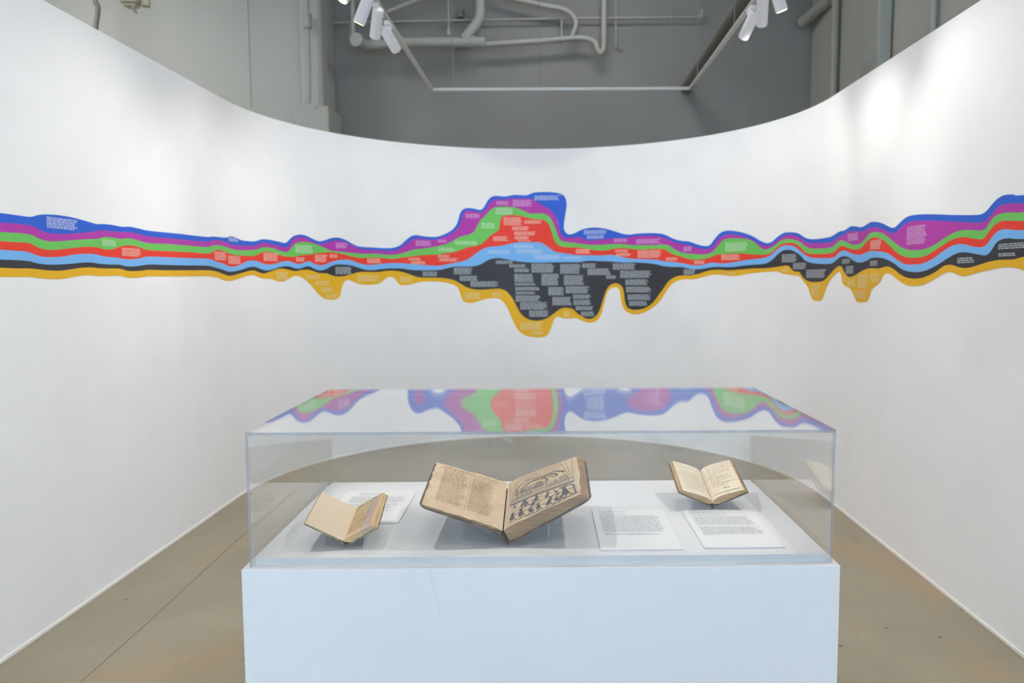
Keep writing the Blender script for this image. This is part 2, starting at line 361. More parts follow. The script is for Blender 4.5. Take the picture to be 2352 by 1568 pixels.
# ------------------------------------------------------------------ mural on the curved wall (s along wall, z height, mm)
EDGE = [
 "-5369,1789 -5274,1788 -5193,1788 -5151,1798 -5107,1805 -5025,1810 -4931,1809 -4825,1801 -4720,1791 -4674,1795 -4598,1796 -4500,1793 -4427,1798 -4342,1794 -4229,1789 -3918,1792 -3556,1793 -3444,1801 -3257,1804 -3185,1817 -3116,1816 -3052,1804 -2989,1797 -2840,1799 -2749,1818 -2653,1820 -2561,1812 -2472,1804 -2433,1822 -2395,1850 -2344,1870 -2283,1877 -2223,1868 -2153,1845 -2095,1832 -2036,1843 -1966,1864 -1898,1870 -1830,1856 -1742,1818 -1675,1801 -1543,1797 -1434,1794 -1347,1801 -1282,1824 -1227,1870 -1173,1908 -1119,1917 -1045,1908 -962,1905 -921,1910 -861,1930 -790,1968 -744,2018 -723,2067 -708,2120 -687,2155 -652,2175 -597,2178 -518,2164 -483,2184 -462,2218 -437,2258 -397,2290 -347,2296 -278,2291 -188,2307 -79,2303 -9,2328 100,2333 200,2326 260,2307 290,2277 303,2218 294,2140 279,2051 277,1992 294,1953 329,1935 379,1946 440,1975 503,1990 575,1994 661,1984 746,1961 832,1933 897,1921 972,1927 1092,1929 1201,1922 1267,1904 1334,1872 1412,1850 1502,1839 1582,1812 1651,1797 1708,1801 1754,1847 1811,1896 1882,1916 1977,1908 2075,1887 2175,1855 2252,1819 2330,1795 2395,1801 2461,1836 2542,1862 2627,1862 2731,1847 2827,1810 2918,1796 3021,1792 3212,1794 3293,1803 3390,1820 3485,1824 3575,1841 3645,1838 3732,1826 3797,1831 3876,1845 3954,1842 4044,1827 4132,1802 4195,1793 4254,1812 4317,1834 4380,1843 4489,1841 4615,1831 4795,1813 4967,1798 5047,1795 5089,1807 5129,1832 5168,1851 5215,1860 5276,1856 5345,1846",
 "-5372,1751 -5296,1753 -5217,1753 -5176,1749 -5142,1738 -5092,1727 -5017,1727 -4922,1733 -4821,1744 -4714,1759 -4658,1764 -4543,1764 -4430,1769 -4311,1761 -4232,1757 -4050,1759 -3783,1760 -3543,1763 -3446,1777 -3328,1779 -3225,1769 -3121,1759 -2977,1761 -2842,1767 -2750,1791 -2655,1791 -2563,1780 -2473,1771 -2435,1775 -2403,1810 -2358,1844 -2296,1859 -2224,1846 -2154,1820 -2084,1808 -2014,1826 -1933,1844 -1853,1841 -1786,1817 -1720,1793 -1654,1778 -1544,1774 -1380,1770 -1304,1784 -1239,1825 -1173,1869 -1120,1887 -1045,1882 -962,1878 -922,1885 -851,1909 -780,1944 -729,1989 -699,2048 -683,2102 -662,2141 -627,2156 -558,2146 -508,2143 -468,2161 -438,2204 -407,2244 -367,2264 -298,2262 -208,2275 -109,2271 -29,2271 10,2246 70,2211 140,2171 189,2121 219,2062 229,1993 249,1938 279,1908 339,1903 420,1909 503,1876 576,1875 661,1884 746,1892 854,1890 972,1904 1092,1905 1201,1894 1268,1875 1345,1840 1424,1820 1514,1803 1594,1779 1651,1768 1720,1773 1766,1813 1824,1863 1894,1883 1990,1876 2076,1857 2175,1824 2252,1790 2330,1772 2396,1778 2475,1814 2557,1840 2642,1841 2747,1817 2829,1781 2920,1767 3059,1760 3256,1759 3354,1778 3450,1791 3559,1809 3665,1806 3783,1800 3879,1813 3956,1812 4047,1795 4134,1773 4204,1763 4282,1789 4357,1810 4468,1810 4617,1799 4797,1782 4970,1764 5067,1760 5108,1777 5156,1806 5194,1821 5272,1820 5347,1814",
 "-5375,1714 -5299,1715 -5220,1715 -5179,1709 -5145,1699 -5088,1691 -5020,1694 -4925,1703 -4806,1714 -4717,1721 -4671,1731 -4604,1734 -4536,1730 -4432,1738 -4336,1728 -4247,1721 -4053,1726 -3785,1727 -3546,1729 -3465,1742 -3382,1748 -3262,1742 -3158,1730 -3058,1727 -2844,1737 -2752,1757 -2683,1761 -2604,1756 -2526,1741 -2450,1733 -2418,1754 -2372,1794 -2322,1814 -2249,1821 -2178,1815 -2096,1797 -2027,1775 -1958,1757 -1856,1752 -1766,1745 -1655,1741 -1523,1743 -1392,1736 -1305,1744 -1240,1760 -1154,1787 -1057,1798 -923,1823 -842,1843 -771,1876 -710,1911 -630,1932 -580,1957 -549,2006 -519,2061 -468,2111 -428,2155 -388,2185 -328,2196 -239,2196 -179,2187 -110,2163 -40,2133 30,2136 90,2130 139,2102 174,2048 199,1983 219,1924 249,1879 299,1864 389,1853 503,1837 618,1833 725,1838 832,1836 940,1824 1049,1821 1158,1821 1246,1823 1301,1809 1369,1768 1436,1745 1526,1733 1640,1724 1721,1735 1778,1775 1824,1821 1883,1848 1978,1849 2076,1842 2150,1825 2227,1786 2292,1748 2357,1748 2436,1773 2503,1804 2586,1815 2688,1801 2764,1780 2830,1749 2922,1729 3061,1724 3258,1724 3356,1749 3433,1763 3509,1749 3619,1726 3722,1725 3788,1742 3866,1778 3943,1785 4034,1774 4108,1751 4194,1716 4290,1682 4381,1665 4479,1660 4572,1665 4659,1683 4742,1708 4821,1727 4898,1735 4973,1731 5044,1724 5087,1730 5118,1757 5158,1780 5213,1786 5282,1783 5350,1778",
 "-5378,1677 -5303,1677 -5223,1678 -5183,1670 -5142,1658 -5076,1653 -4992,1660 -4895,1671 -4792,1679 -4712,1678 -4666,1671 -4599,1675 -4539,1689 -4467,1700 -4383,1699 -4295,1686 -4239,1683 -4057,1685 -3789,1688 -3518,1689 -3435,1711 -3351,1717 -3231,1703 -3127,1691 -2982,1691 -2847,1694 -2754,1721 -2685,1729 -2605,1725 -2528,1707 -2439,1697 -2376,1700 -2290,1713 -2193,1722 -2110,1736 -2016,1743 -1924,1742 -1834,1729 -1745,1712 -1656,1704 -1545,1709 -1436,1704 -1349,1699 -1263,1714 -1166,1727 -1058,1739 -924,1745 -843,1759 -763,1769 -692,1794 -621,1819 -561,1827 -501,1850 -451,1895 -410,1934 -360,1964 -332,1994 -323,2073 -307,2107 -239,2118 -140,2113 -70,2094 0,2079 59,2078 109,2058 139,2023 159,1964 179,1894 209,1850 249,1824 319,1814 420,1811 503,1795 597,1782 682,1781 768,1797 854,1798 941,1788 1049,1781 1158,1785 1246,1779 1302,1750 1358,1726 1425,1708 1504,1685 1595,1680 1699,1692 1768,1715 1862,1721 2030,1723 2178,1710 2306,1704 2385,1715 2450,1751 2518,1778 2602,1785 2689,1775 2765,1743 2832,1705 2924,1691 3101,1684 3301,1689 3378,1715 3454,1725 3548,1708 3656,1694 3741,1697 3821,1727 3884,1749 3961,1752 4051,1735 4140,1700 4225,1660 4333,1630 4434,1622 4529,1623 4618,1641 4713,1670 4804,1695 4881,1703 4948,1699 5021,1688 5073,1687 5113,1715 5152,1740 5200,1753 5269,1751 5352,1744",
 "-5381,1643 -5306,1642 -5233,1641 -5193,1634 -5145,1624 -5079,1622 -4995,1627 -4914,1638 -4830,1644 -4751,1645 -4660,1636 -4564,1634 -4504,1629 -4432,1628 -4344,1637 -4265,1648 -4060,1650 -3792,1652 -3521,1654 -3425,1640 -3325,1630 -3239,1614 -3168,1610 -3066,1621 -2954,1651 -2849,1659 -2801,1653 -2731,1638 -2663,1633 -2583,1643 -2504,1658 -2428,1664 -2366,1648 -2317,1644 -2256,1657 -2207,1669 -2160,1650 -2102,1637 -2043,1642 -1984,1663 -1915,1679 -1835,1687 -1768,1682 -1712,1665 -1646,1649 -1569,1646 -1459,1657 -1372,1664 -1274,1664 -1167,1655 -1060,1649 -926,1642 -845,1655 -764,1670 -683,1687 -623,1711 -562,1756 -502,1796 -441,1818 -361,1826 -281,1838 -201,1858 -121,1866 -32,1864 38,1864 88,1845 138,1810 188,1775 238,1765 319,1752 409,1739 503,1738 618,1734 725,1739 811,1724 898,1704 995,1696 1104,1692 1181,1686 1247,1672 1359,1662 1448,1649 1539,1633 1630,1632 1722,1652 1840,1644 1959,1650 2080,1664 2205,1673 2307,1678 2385,1697 2451,1734 2518,1761 2602,1766 2690,1750 2767,1714 2833,1685 2925,1664 3103,1655 3304,1655 3400,1685 3494,1693 3587,1675 3693,1660 3777,1661 3858,1673 3951,1674 4057,1665 4143,1651 4242,1617 4336,1591 4436,1587 4531,1590 4632,1610 4726,1643 4816,1668 4903,1672 4978,1659 5050,1651 5101,1661 5140,1694 5187,1715 5241,1718 5355,1707",
 "-5385,1604 -5296,1604 -5216,1601 -5161,1593 -5097,1589 -5021,1591 -4934,1596 -4851,1603 -4781,1605 -4710,1600 -4616,1598 -4547,1599 -4487,1592 -4414,1592 -4326,1599 -4257,1605 -4064,1606 -3796,1608 -3541,1610 -3412,1598 -3328,1589 -3242,1577 -3153,1578 -3036,1591 -2926,1610 -2852,1614 -2803,1606 -2748,1594 -2693,1589 -2612,1600 -2532,1618 -2442,1624 -2380,1611 -2319,1606 -2257,1621 -2209,1626 -2162,1609 -2103,1594 -2045,1601 -1986,1626 -1928,1644 -1848,1645 -1769,1638 -1703,1621 -1636,1604 -1559,1600 -1460,1610 -1384,1616 -1275,1616 -1200,1606 -1114,1601 -926,1603 -845,1618 -764,1634 -684,1635 -584,1638 -513,1658 -443,1697 -372,1715 -292,1709 -213,1692 -113,1679 -3,1672 138,1674 289,1675 420,1674 503,1686 619,1682 726,1677 833,1668 941,1666 1050,1660 1160,1648 1237,1630 1326,1621 1426,1618 1528,1599 1619,1598 1700,1609 1793,1615 1935,1611 2081,1622 2206,1627 2321,1633 2400,1658 2466,1699 2533,1727 2618,1731 2691,1713 2768,1682 2835,1644 2927,1626 3068,1616 3266,1615 3365,1639 3440,1657 3552,1652 3644,1625 3731,1611 3829,1618 3908,1634 4015,1634 4118,1620 4217,1594 4312,1562 4414,1549 4511,1548 4602,1561 4688,1582 4790,1614 4868,1632 4943,1632 5017,1623 5096,1614 5136,1633 5167,1662 5206,1677 5267,1679 5358,1671",
 "-5388,1571 -5299,1570 -5219,1571 -5164,1568 -5099,1564 -5024,1563 -4944,1570 -4853,1579 -4783,1581 -4712,1578 -4618,1578 -4539,1578 -4479,1569 -4416,1567 -4328,1571 -4260,1576 -4067,1575 -3799,1578 -3528,1581 -3398,1572 -3314,1558 -3227,1547 -3138,1553 -3022,1569 -2928,1583 -2854,1587 -2805,1576 -2749,1566 -2694,1572 -2612,1592 -2533,1605 -2444,1598 -2369,1587 -2295,1596 -2222,1599 -2163,1587 -2104,1573 -2022,1569 -1965,1551 -1908,1545 -1840,1549 -1771,1565 -1704,1581 -1615,1584 -1505,1583 -1417,1595 -1330,1594 -1244,1579 -1158,1551 -1094,1535 -927,1532 -847,1525 -776,1510 -716,1480 -656,1445 -586,1423 -506,1418 -415,1424 -335,1426 -275,1403 -225,1348 -186,1277 -146,1202 -96,1151 -36,1125 35,1122 106,1140 176,1186 237,1231 298,1244 359,1231 409,1186 460,1155 504,1139 555,1148 598,1186 630,1254 662,1358 694,1431 737,1467 780,1475 823,1457 851,1411 862,1318 884,1256 933,1231 998,1232 1064,1249 1130,1290 1184,1352 1239,1422 1294,1492 1360,1532 1427,1544 1518,1543 1609,1560 1700,1583 1793,1591 1912,1584 2033,1589 2181,1596 2335,1596 2469,1605 2594,1613 2638,1594 2683,1568 2758,1563 2779,1544 2842,1507 2917,1491 3021,1490 3132,1499 3231,1537 3329,1577 3407,1596 3455,1587 3505,1550 3562,1527 3616,1525 3702,1542 3801,1565 3897,1574 4019,1572 4120,1582 4205,1566 4301,1532 4392,1516 4490,1514 4582,1525 4669,1547 4742,1573 4803,1579 4853,1571 4902,1563 4958,1562 5030,1571 5123,1586 5204,1592 5282,1591 5326,1595 5364,1600",
 "-5391,1535 -5302,1535 -5215,1535 -5153,1529 -5073,1526 -5004,1527 -4923,1536 -4856,1543 -4795,1544 -4724,1540 -4621,1542 -4542,1542 -4482,1534 -4419,1531 -4331,1536 -4263,1541 -4070,1541 -3802,1542 -3531,1543 -3401,1533 -3318,1518 -3230,1512 -3141,1518 -3024,1536 -2945,1549 -2870,1554 -2807,1539 -2752,1529 -2669,1527 -2616,1520 -2564,1507 -2499,1507 -2447,1522 -2396,1543 -2346,1550 -2285,1533 -2226,1497 -2168,1447 -2111,1396 -2065,1365 -1995,1350 -1926,1357 -1890,1391 -1871,1457 -1847,1499 -1812,1515 -1762,1503 -1695,1478 -1596,1472 -1507,1481 -1463,1502 -1429,1529 -1385,1543 -1342,1526 -1311,1486 -1279,1466 -1214,1468 -1149,1482 -1073,1497 -928,1496 -847,1486 -777,1466 -737,1441 -713,1382 -693,1327 -658,1300 -598,1296 -527,1315 -446,1334 -366,1337 -316,1313 -266,1248 -227,1157 -187,1066 -137,1005 -77,974 -6,961 75,963 125,994 156,1065 181,1130 217,1160 267,1145 328,1141 389,1146 440,1126 504,1104 555,1108 609,1139 641,1202 668,1306 694,1390 726,1426 769,1439 802,1426 821,1380 829,1297 857,1235 911,1197 977,1189 1053,1208 1141,1255 1207,1312 1272,1403 1327,1468 1383,1497 1461,1510 1552,1510 1643,1529 1747,1549 1841,1547 1949,1536 2046,1543 2157,1557 2336,1567 2470,1569 2540,1551 2640,1542 2681,1538 2756,1531 2820,1491 2887,1447 2922,1395 2958,1364 3029,1357 3102,1364 3139,1400 3195,1462 3274,1515 3371,1551 3419,1557 3446,1536 3462,1493 3511,1468 3585,1455 3641,1428 3679,1391 3715,1371 3799,1370 3871,1382 3900,1416 3922,1449 3982,1473 4040,1495 4067,1527 4109,1543 4180,1536 4277,1502 4370,1479 4457,1475 4551,1483 4650,1509 4744,1538 4805,1545 4846,1538 4905,1525 4970,1529 5049,1541 5142,1552 5215,1560 5292,1559 5337,1554 5368,1545",
]
TEXTS = {
 'blue': "-5092,-4873,1748,1798 -3214,-3057,1781,1812 -1,248,2255,2301 467,687,1931,1972 496,669,1889,1923",
 'purple': "-1925,-1804,1780,1828 -1133,-982,1820,1869 -918,-833,1855,1882 -655,-513,2084,2128 -363,-233,2211,2248 -207,-20,2197,2261 757,891,1854,1887 973,1218,1833,1877 1439,1531,1755,1796 3543,3723,1748,1796 4352,4570,1690,1786",
 'green': "-4687,-4565,1689,1721 -2359,-2162,1730,1794 -368,-197,2122,2183 -504,-367,1991,2044 -756,-533,1836,1873 -918,-754,1773,1810 1875,2121,1740,1816",
 'red': "-4517,-4336,1643,1686 -3439,-3254,1648,1705 -3231,-3031,1628,1684 -2735,-2552,1658,1721 -2353,-2255,1661,1696 -2147,-2015,1662,1724 -1991,-1905,1699,1729 -1612,-1469,1660,1701 -1207,-1075,1687,1714 -1180,-1025,1654,1682 -295,-117,2022,2098 -98,74,2036,2069 -215,-43,1975,2013 -194,24,1928,1965 -191,-51,1891,1921 -161,-21,1873,1888 -396,-249,1874,1920 -924,-808,1717,1742 -910,-730,1681,1713 390,536,1752,1796 768,897,1760,1785 779,922,1724,1754 986,1227,1704,1775 1267,1394,1675,1705 1552,1662,1640,1670 1835,2043,1668,1717 3889,4039,1682,1737",
 'ltblue': "-447,-212,1755,1787 -197,0,1806,1841 -175,73,1755,1796 -7,250,1701,1744 269,450,1703,1726",
 'black': "-1935,-1770,1562,1626 -1072,-917,1545,1589 -371,-198,1660,1692 -245,-80,1625,1657 -196,-48,1582,1617 -196,-11,1487,1565 -192,11,1455,1479 -189,44,1407,1442 -185,6,1372,1397 -185,56,1302,1362 -143,124,1226,1297 -57,138,1157,1218 -33,186,1577,1662 62,228,1455,1566 127,276,1361,1441 165,351,1266,1346 240,438,1564,1657 276,475,1458,1551 -772,-594,1561,1625 -716,-547,1500,1549 -613,-347,1444,1497 451,584,1619,1662 501,724,1551,1613 681,785,1516,1547 745,979,1599,1659 817,1133,1523,1590 869,1093,1457,1511 875,1123,1389,1444 891,1124,1321,1373 905,1091,1266,1311 292,523,1379,1447 363,539,1328,1368 368,539,1269,1318 389,571,1221,1258 440,571,1164,1209 1447,1565,1549,1598 2526,2723,1636,1699 2670,2855,1582,1630 2857,3178,1518,1578 3458,3596,1608,1639 3528,3657,1543,1593 3894,4007,1587,1618 4867,5013,1582,1610 5189,5394,1634,1659 5192,5318,1604,1620",
 'yellow': "-2581,-2446,1517,1580 -2255,-2094,1522,1558 -2152,-1988,1468,1509 -2088,-1960,1413,1454 -2046,-1919,1363,1398 -1716,-1479,1498,1556 -1290,-1172,1489,1544 -670,-516,1331,1395 -411,-315,1351,1394 -142,75,1033,1107 -36,85,984,1022 270,333,1156,1211 1877,2009,1548,1567 2525,2610,1561,1591 2933,3076,1381,1476 3470,3523,1493,1522 3568,3697,1464,1511 3722,3871,1453,1538 3901,4031,1493,1544 3685,3857,1391,1440",
}

def parse(t): return [tuple(float(v) / 1000 for v in p.split(',')) for p in t.split()]
CURVES = []
for k, t in enumerate(EDGE):
    p = parse(t); a, b = p[0], p[-1]
    lo = [(-SMAX + .25, a[1] + .02 * math.sin(3 + k * .1)), (-7.6, a[1] + .03), (-6.4, a[1] + .01 - .004 * k), (-5.8, a[1] + .002)]
    hi = [(b[0] + .45, b[1] - .01), (b[0] + 1.0, b[1] - .05), (b[0] + 1.8, b[1] + .01), (SMAX - .25, b[1] + .02)]
    CURVES.append(catmull(lo + p + hi, 4))
def interp(c, s):
    lo, hi = 0, len(c) - 1
    if s <= c[0][0]: return c[0][1]
    if s >= c[-1][0]: return c[-1][1]
    while hi - lo > 1:
        mid = (lo + hi) // 2
        if c[mid][0] <= s: lo = mid
        else: hi = mid
    d = c[hi][0] - c[lo][0]; t = (s - c[lo][0]) / d if d > 1e-9 else 0
    return c[lo][1] + (c[hi][1] - c[lo][1]) * t
def mono(c):
    out = [c[0]]
    for p in c[1:]:
        if p[0] > out[-1][0] + 1e-5: out.append(p)
    return out
MURAL = empty('mural', (XC, YC + R, 1.52)); MURAL_INV = Matrix.Translation((-XC, -YC - R, -1.52))
tag(MURAL, 'wavy seven-coloured timeline mural wrapping around the curved white wall', 'mural')
MC = [CURVES[0]] + [mono(c) for c in CURVES[1:]]
def wp(s, z, off):
    a = wall_pt(s, off); return (a[0] - XC, a[1] - YC - R, z - 1.52)
SGRID = [-SMAX + .25 + .06 * i for i in range(1000) if -SMAX + .25 + .06 * i < -5.4] + [-5.4 + .0125 * i for i in range(865)] + [5.42 + .06 * i for i in range(60) if 5.42 + .06 * i < SMAX - .26] + [SMAX - .25]
SPANS = {}
for k, b in enumerate(BANDS):
    q = MB()
    if k == 0:
        # the blue top outline overhangs at the right of the peak, so pair its points by arc length there
        top = CURVES[0]; peak = max(range(len(top)), key=lambda i: top[i][1])
        i0 = peak; i1 = min(range(peak, len(top)), key=lambda i: abs(top[i][0] - (top[peak][0] + .24)))
        cum = [0.0]
        for i in range(i0, i1): cum.append(cum[-1] + math.dist(top[i], top[i + 1]))
        pairs = []
        for i, p in enumerate(top):
            s = p[0] if i < i0 or i > i1 else top[i0][0] + (top[i1][0] - top[i0][0]) * cum[i - i0] / cum[-1]
            pairs.append((p[0], p[1], s, interp(MC[1], s)))
        ref = []
        for a, c in zip(pairs, pairs[1:]):
            nn = max(1, int(abs(c[2] - a[2]) / .015)); ref += [tuple(x + (y - x) * t / nn for x, y in zip(a, c)) for t in range(nn)]
            if nn > 1:
                for t in range(1, nn):
                    x = ref[-nn + t]; ref[-nn + t] = (x[0], x[1], x[2], interp(MC[1], x[2]))
        pairs = ref + [pairs[-1]]
    else:
        pairs = [(s, interp(MC[k] if k else CURVES[0], s), s, interp(MC[k + 1], s)) for s in SGRID]
    for a, zt, c, zb in pairs: q.v += [wp(a, zt, .0015), wp(c, zb, .0015)]
    for i in range(len(pairs) - 1): q.f.append((2 * i, 2 * i + 1, 2 * i + 3, 2 * i + 2)); q.mi.append(0)
    band = q.build(BAND_NAME[b], M_BAND[b], MURAL)
    for s0, s1, z0, z1 in parse(TEXTS[b]):
        t = MB(); rr = random.Random(int(s0 * 1000) + int(z0 * 777)); nl = max(2, round((z1 - z0) / .0088))
        glyph_lines(t, lambda u, v: wp(s0 + (s1 - s0) * u, z0 + (z1 - z0) * v, .0028), 0, 1, 1, 0, nl, (z1 - z0) / (s1 - s0), ragged=.14, fill=.66, adv=.5, words=True, rnd=rr)
        t.build('text_block', M_TEXT[b], band)

# ------------------------------------------------------------------ display pedestal and acrylic case
ANG = .0136; CW, CD, CT = 1.524, .7706, .0075
PZ, DZ, TZ = .7727, .7936, 1.1283
PED = empty('display_pedestal', (-.7887, 1.9273, 0), (0, 0, ANG))
tag(PED, 'white painted display pedestal with a raised deck under the clear case', 'pedestal')
q = MB(); q.box((-.0156, -.0171, 0), (CW + .015, CD + .017, PZ)); q.build('body', M_PED, PED, bevel=.0012)
q = MB(); q.box((.0106, .0115, PZ), (CW - .0106, CD - .0141, DZ)); q.build('deck', M_DECK, PED, bevel=.0008)
hp = [(.4735, 0, PZ - .002), (.474, 0, PZ - .015), (.481, 0, PZ - .056), (.491, 0, PZ - .085), (.494, 0, PZ - .106), (.4925, 0, PZ - .122)]
q = MB(); q.tube([(x, -.0175, z) for x, y, z in catmull(hp, 4)], 0.00026, 5); q.build('hairline_scratch', M_HAIR, PED)
CASE = empty('acrylic_case', (-.7887, 1.9273, PZ), (0, 0, ANG))
tag(CASE, 'clear acrylic bonnet covering three open books on the pedestal', 'display case')
H = TZ - PZ
def pane(name, a, b, edge):
    q = MB(); mis = [0] * 6
    for i in edge: mis[i] = 1
    q.box(a, b, mis=mis); q.build(name, [M_ACRYL, M_EDGE], CASE)
# the wide lid sags between its supports, a little deeper towards the rear
def lid(z): return lambda u, v: (u * CW, v * CD, z - CD * (1 - (2 * u - 1) ** 2) * v * (1 - v) * (.008 + .016 * v))
q = MB(); q.grid(lid(H), 40, 24, 0); q.grid(lid(H - CT), 40, 24, 0, True)
for a, c in (((0, 0), (CW, 0)), ((CW, 0), (CW, CD)), ((CW, CD), (0, CD)), ((0, CD), (0, 0))):
    q.quad((a[0], a[1], H - CT), (c[0], c[1], H - CT), (c[0], c[1], H), (a[0], a[1], H), 0 if a[1] == CD and c[1] == CD else 1)
lid_o = q.build('top_pane', [M_ACRYL, M_EDGE], CASE)
lid_o.data.polygons.foreach_set('use_smooth', [i < 2 * 40 * 24 for i in range(2 * 40 * 24 + 4)])
g = .0004
pane('left_pane', (0, 0, .0006), (CT, CD, H - CT - g), (2,))
pane('right_pane', (CW - CT, 0, .0006), (CW, CD, H - CT - g), (2,))
pane('front_pane', (CT + g, 0, .0006), (CW - CT - g, CT, H - CT - g), ())
pane('rear_pane', (CT + g, CD - CT, .0006), (CW - CT - g, CD, H - CT - g), ())

# ------------------------------------------------------------------ label cards
BS_ = 1.249      # metres per drawing unit for cards, books and stands
def card(x0, x1, y0, y1, rot, label, layout, seed):
    root = empty('label_card', (x0 * BS_, y0 * BS_, DZ), (0, 0, rot)); root.scale = (BS_,) * 3; wd, dp = x1 - x0, y1 - y0
    tag(root, label, 'label', 'printed label cards in the case')
    q = MB(); q.box((0, 0, .0002), (wd, dp, .0032), mis=[1, 0, 1, 1, 1, 1]); q.build('board', [M_CARD, M_CARDEDGE], root, bevel=.0003)
    t = MB(); rr = random.Random(seed)
    for (u0, u1, vt, vb, n, kw) in layout:
        glyph_lines(t, lambda u, v: (u * wd, v * dp, .00345), u0, u1, vt, vb, n, dp / wd, fill=.38, adv=.26, rnd=rr, **kw)
    t.build('printed_text', M_INK, root)
card(.1035, .281, 1.588, 1.872, ANG, 'printed label card between the large book and the two-card corner', [(.09, .52, .955, .845, 5, dict(ragged=.5, gaps=(2,))), (.09, .90, .825, .405, 18, dict(ragged=.1)), (.10, .9, .375, .325, 2, dict(ragged=.2))], 1)
card(.328, .502, 1.600, 1.868, ANG, 'printed label card in front of the small handwritten book', [(.09, .62, .965, .83, 6, dict(ragged=.35, gaps=(3,))), (.09, .88, .80, .555, 11, dict(ragged=.1)), (.10, .90, .52, .30, 9, dict(ragged=.12, short=(8,)))], 2)
card(-.556, -.367, 1.772, 2.045, ANG, 'printed label card behind the small book with cream endpaper', [(.22, .62, .93, .83, 4, dict(ragged=.5, gaps=(2,))), (.14, .92, .80, .60, 8, dict(ragged=.1)), (.13, .88, .57, .32, 10, dict(ragged=.2))], 3)

# ------------------------------------------------------------------ open books
class Side:
    """one half of an open book: P(u,v) is its page surface, u from the gutter out, v from front to back"""
    def __init__(s, sg, W, L, af, ab, T, hump=0.0, gz=0.0, tap=0.0, gx=0.0):
        s.sg, s.W, s.L, s.T, s.hump, s.tap = sg, W, L, T, hump, tap
        s.c = [Vector((0, 0, gz)), Vector((sg * W * math.cos(af), 0, W * math.sin(af) + gz)), Vector((sg * W * math.cos(ab), L, W * math.sin(ab) + gz)), Vector((0, L, gz))]
        for p in s.c: p.x += gx
        s.n = (s.c[1] - s.c[0]).cross(s.c[3] - s.c[0]).normalized() * sg
    def B(s, u, v): return (s.c[0] * (1 - u) + s.c[1] * u) * (1 - v) + (s.c[3] * (1 - u) + s.c[2] * u) * v
    def D(s, u): return s.T * (1 - s.tap * max(0, min(1.1, u)))   # leaf thickness under the page
    def P(s, u, v, off=0.0):
        uu = max(0.0, min(1.0, u)); h = s.hump * (uu ** .5) * (1 - uu) ** 1.3 * 2.6
        return s.B(u, v) + s.n * (h + off)
def build_side(s, root, m_page, m_edge, m_board, ext=.004, bt=.003, rnd=.004, wav=0.0, seed=0, slope=.0, hinge=.25):
    rr = random.Random(seed); NU, NV = 14, 14
    wu = [wav * rr.uniform(-1, 1) for _ in range(NV + 1)]; wv0 = [wav * .8 * rr.uniform(-1, 1) for _ in range(NU + 1)]; wv1 = [wav * .8 * rr.uniform(-1, 1) for _ in range(NU + 1)]
    q = MB()
    def top(i, j):
        u, v = i / NU, j / NV; return s.P(u * (1 + wu[j] * u), v + (wv0[i] * (1 - v) + wv1[i] * v) * (0 if 0 < j < NV else 1))
    def bot(i, j):
        u, v = i / NU, j / NV; return s.B(u * (1 + slope) + .004, v) - s.n * (s.D(u) * min(1, hinge + u * 6))
    base = len(q.v)
    for f in (top, bot):
        for i in range(NU + 1):
            for j in range(NV + 1): q.v.append(tuple(f(i, j)))
    K = (NU + 1) * (NV + 1); idx = lambda i, j, b: b * K + i * (NV + 1) + j
    def fc(a, mi): q.f.append(a if s.sg > 0 else a[::-1]); q.mi.append(mi)
    for i in range(NU):
        for j in range(NV):
            fc((idx(i, j, 0), idx(i + 1, j, 0), idx(i + 1, j + 1, 0), idx(i, j + 1, 0)), 0)
            fc((idx(i, j + 1, 1), idx(i + 1, j + 1, 1), idx(i + 1, j, 1), idx(i, j, 1)), 1)
    for i in range(NU):
        fc((idx(i, 0, 1), idx(i + 1, 0, 1), idx(i + 1, 0, 0), idx(i, 0, 0)), 1); fc((idx(i, NV, 0), idx(i + 1, NV, 0), idx(i + 1, NV, 1), idx(i, NV, 1)), 1)
    for j in range(NV):
        fc((idx(NU, j, 1), idx(NU, j + 1, 1), idx(NU, j + 1, 0), idx(NU, j, 0)), 1); fc((idx(0, j, 0), idx(0, j + 1, 0), idx(0, j + 1, 1), idx(0, j, 1)), 1)
    pb = q.build('page_block', [m_page, m_edge], root, smooth=True)
    # cover board: outline in metres on the page plane, outer corners rounded
    W, L = s.W * (1 + slope), s.L; o = []
    o.append((0.002, -ext))
    for k in range(7): a = -PI / 2 + PI / 2 * k / 6; o.append((W + ext - rnd + rnd * math.cos(a), -ext + rnd + rnd * math.sin(a)))
    for k in range(7): a = PI / 2 * k / 6; o.append((W + ext - rnd + rnd * math.cos(a), L + ext - rnd + rnd * math.sin(a)))
    o.append((0.002, L + ext))
    den = []
    for (a, b), (c, d) in zip(o, o[1:] + o[:1]):
        nn = max(1, int(math.dist((a, b), (c, d)) / .008))
        for t in range(nn): den.append((a + (c - a) * t / nn + (wav * .012 * rr.uniform(-1, 1) if wav else 0), b + (d - b) * t / nn + (wav * .012 * rr.uniform(-1, 1) if wav else 0)))
    q = MB(); tp = [s.B(a / s.W, b / s.L) - s.n * (s.D(a / s.W) + .0002) for a, b in den]; bp = [p - s.n * bt for p in tp]
    if s.sg < 0: tp, bp = tp[::-1], bp[::-1]
    q.slab(tp, bp); q.build('cover_board', m_board, root)
    return pb
